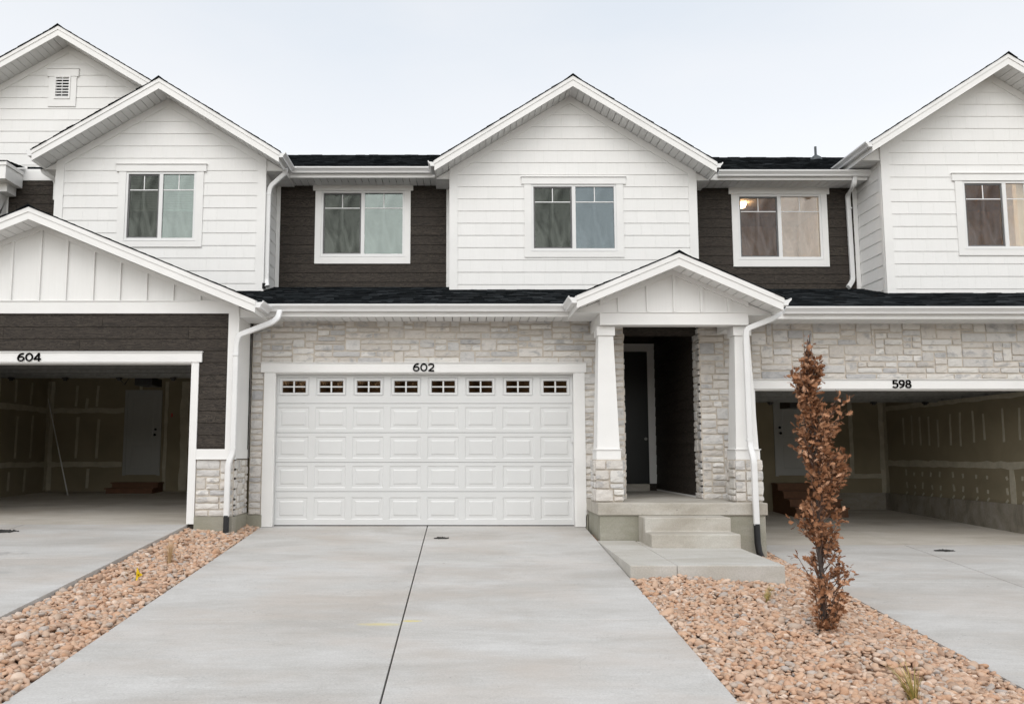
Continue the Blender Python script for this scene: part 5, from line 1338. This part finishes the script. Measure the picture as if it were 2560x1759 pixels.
    for (tip, zy, _) in tips:
        root = spine_at(min(1500, zy + rs.uniform(60, 190))); midp = root.lerp(tip, .55) + Vector((rs.uniform(-.02, .02), rs.uniform(-.02, .02), -.03)) + (tip - root) * .0
        br.tube([root, midp, tip], [.0055, .0042, .002], 5, cap=False)
        nl = rs.randint(9, 17) if zy > 140 else rs.randint(3, 6)
        if zy < 60: nl = 2
        outd = Vector((tip.x - root.x, tip.y - root.y, .12)).normalized()
        for q in range(nl):
            t = rs.uniform(.5, 1.05); pp = midp.lerp(tip, max(0, (t - .5) * 2)) + Vector([rs.gauss(0, .016) for _ in range(3)])
            d = outd * .8 + Vector((rs.gauss(0, .9), rs.gauss(0, .9), rs.gauss(.05, .8)))
            leaf(pp, d, rs.uniform(.034, .074) * (1 if zy > 140 else .6))
    br.build('branches', 'twig', T); lo = lv.build('crown', 'dry_leaf', T)
    print('leaf faces', len(lv.f))
oak()
def tuft(name, label, x, y, zf, h, n, spread, material, seed, wd=.006, lean=(0, 0)):
    rs = random.Random(seed); z = zf(x, y) + .0; mb = MB()
    for k in range(n):
        a = rs.uniform(0, 6.28); r0 = rs.uniform(0, .035); hh = h * rs.uniform(.55, 1.05); s = spread * rs.uniform(.2, 1)
        b0 = Vector((x + math.cos(a) * r0, y + math.sin(a) * r0, z - .03)); d = Vector((math.cos(a) * s + lean[0], math.sin(a) * s + lean[1], 0))
        pts = [b0 + d * (t ** 1.8) + Vector((0, 0, hh * (t - .18 * t * t * (s / spread)))) for t in (0, .33, .66, 1)]
        sd_ = Vector((math.cos(a + 1.57), math.sin(a + 1.57), 0)); ww = [wd, wd * .9, wd * .6, .0008]; i = len(mb.v)
        for p_, w_ in zip(pts, ww): mb.v += [tuple(p_ - sd_ * w_ / 2), tuple(p_ + sd_ * w_ / 2)]
        for q in range(3): mb.f.append((i + 2*q, i + 2*q + 1, i + 2*q + 3, i + 2*q + 2))
    return tag(mb.build(name, material, origin=(x, y, z)), label, 'grass tuft', 'grass tufts planted in the gravel')
x, y = ground_hit(423, 1407, gz_left); tuft('grass_tuft', 'tall bundle of dry straw grass in the left gravel strip nearest the garage pier', x, y, gz_left, .36, 60, .09, 'dry_grass', 1)
x, y = ground_hit(316, 1447, gz_left); tuft('grass_tuft', 'thin sparse dry stalks just left of the yellow marker flag', x, y, gz_left, .26, 7, .03, 'dry_grass', 2, .004)
x, y = ground_hit(4, 1650, gz_left); tuft('grass_tuft', 'small brown tuft in the gravel cut by the left edge', x, y, gz_left, .13, 30, .06, 'dry_grass', 3)
x, y = ground_hit(1914, 1504, gz_right); tuft('grass_tuft', 'short yellow green grass clump in gravel in front of the walkway slab', x, y, gz_right, .22, 45, .05, 'yellow_grass', 4, .006, (.06, 0))
x, y = ground_hit(2285, 1753, gz_right); tuft('grass_tuft', 'larger splayed green and yellow grass clump in the gravel at the bottom edge', x, y, gz_right, .34, 60, .15, 'yellow_grass', 5, .007, (-.06, 0))
# marker flag
x, y = ground_hit(337.6, 1460, gz_left); z = gz_left(x, y)
FL = thing('marker_flag', 'small yellow utility marker flag bent over in the left gravel strip', 'flag', (x, y, z))
w_ = MB(); w_.tube([(x, y, z - .05), (x + .008, y, z + .10), (x + .022, y, z + .19)], .0022, 6); w_.build('wire', 'galvanized', FL)
f_ = MB(); pts = [(.020, .19), (.045, .13), (.085, .105), (.050, .085), (.028, .075), (.012, .0), (-.005, .01), (.004, .08), (.012, .13)]
f_.prism(pts, lambda u, v, d: (x + u, y - d - .015 * math.sin(v * 40 + u * 30), z + v), 0, .0015)
fo = f_.build('flag', 'flag_yellow', FL)
mk = MB(); 
for (a, b, c_, e_) in ((.034, .040, .094, .118), (.045, .049, .092, .114), (.034, .050, .103, .107), (.006, .014, .045, .050), (.008, .016, .058, .062)): mk.box(x + a, x + b, y - .032, y - .0185, z + c_, z + e_) if False else mk.poly([(x+a, y-.0205, z+c_), (x+b, y-.0205, z+c_), (x+b, y-.0205, z+e_), (x+a, y-.0205, z+e_)])
mk.build('printed_marks', 'number_black', fo)
# broken dirt patches on the drives
def patch(px, py, w, label, zplane, seed):
    rs = random.Random(seed); x, y = ground_hit(px, py, lambda a, b: zplane(b)); z = zplane(y); mb = MB()
    n = 16; ring_ = []
    for k in range(n):
        a = 2 * math.pi * k / n; r = rs.uniform(.6, 1.1); ring_.append((x + math.cos(a) * w * r, y + math.sin(a) * w * .45 * r, 0))
    i = len(mb.v); mb.v += [(p[0], p[1], zplane(p[1]) + .001) for p in ring_] + [(x + (p[0]-x)*.8, y + (p[1]-y)*.8, zplane(y + (p[1]-y)*.8) + .006) for p in ring_]
    for k in range(n): mb.f.append((i + k, i + (k+1) % n, i + n + (k+1) % n, i + n + k))
    mb.f.append(tuple(range(i + n, i + 2*n)))
    for k in range(70):
        a = rs.uniform(0, 6.28); r = rs.uniform(0, 1) ** .6 * w; cx_, cy_ = x + math.cos(a) * r * .9, y + math.sin(a) * r * .42; s = rs.uniform(.005, .013); cz = zplane(cy_) + .004
        mb.hexa([(cx_-s, cy_-s, cz-.004), (cx_+s*.8, cy_-s*.9, cz-.004), (cx_+s, cy_+s, cz-.004), (cx_-s*.7, cy_+s, cz-.004), (cx_-s*.5, cy_-s*.6, cz+s), (cx_+s*.4, cy_-s*.5, cz+s*.8), (cx_+s*.5, cy_+s*.4, cz+s*.9), (cx_-s*.3, cy_+s*.5, cz+s*.7)])
    tag(mb.build('dirt_patch', 'dirt_black', origin=(x, y, z)), label, 'dirt patch', 'dark dirt patches on the driveways')
patch(1103, 1345, .13, 'dark crumbly patch beside the joint of the middle driveway near its garage door', z602, 1)
patch(2358, 1376, .17, 'dark crumbly patch on the right driveway beyond the oak sapling', z598, 2)
patch(8, 1328, .24, 'dark crumbly patch on the left driveway at the frame edge', z604, 3)
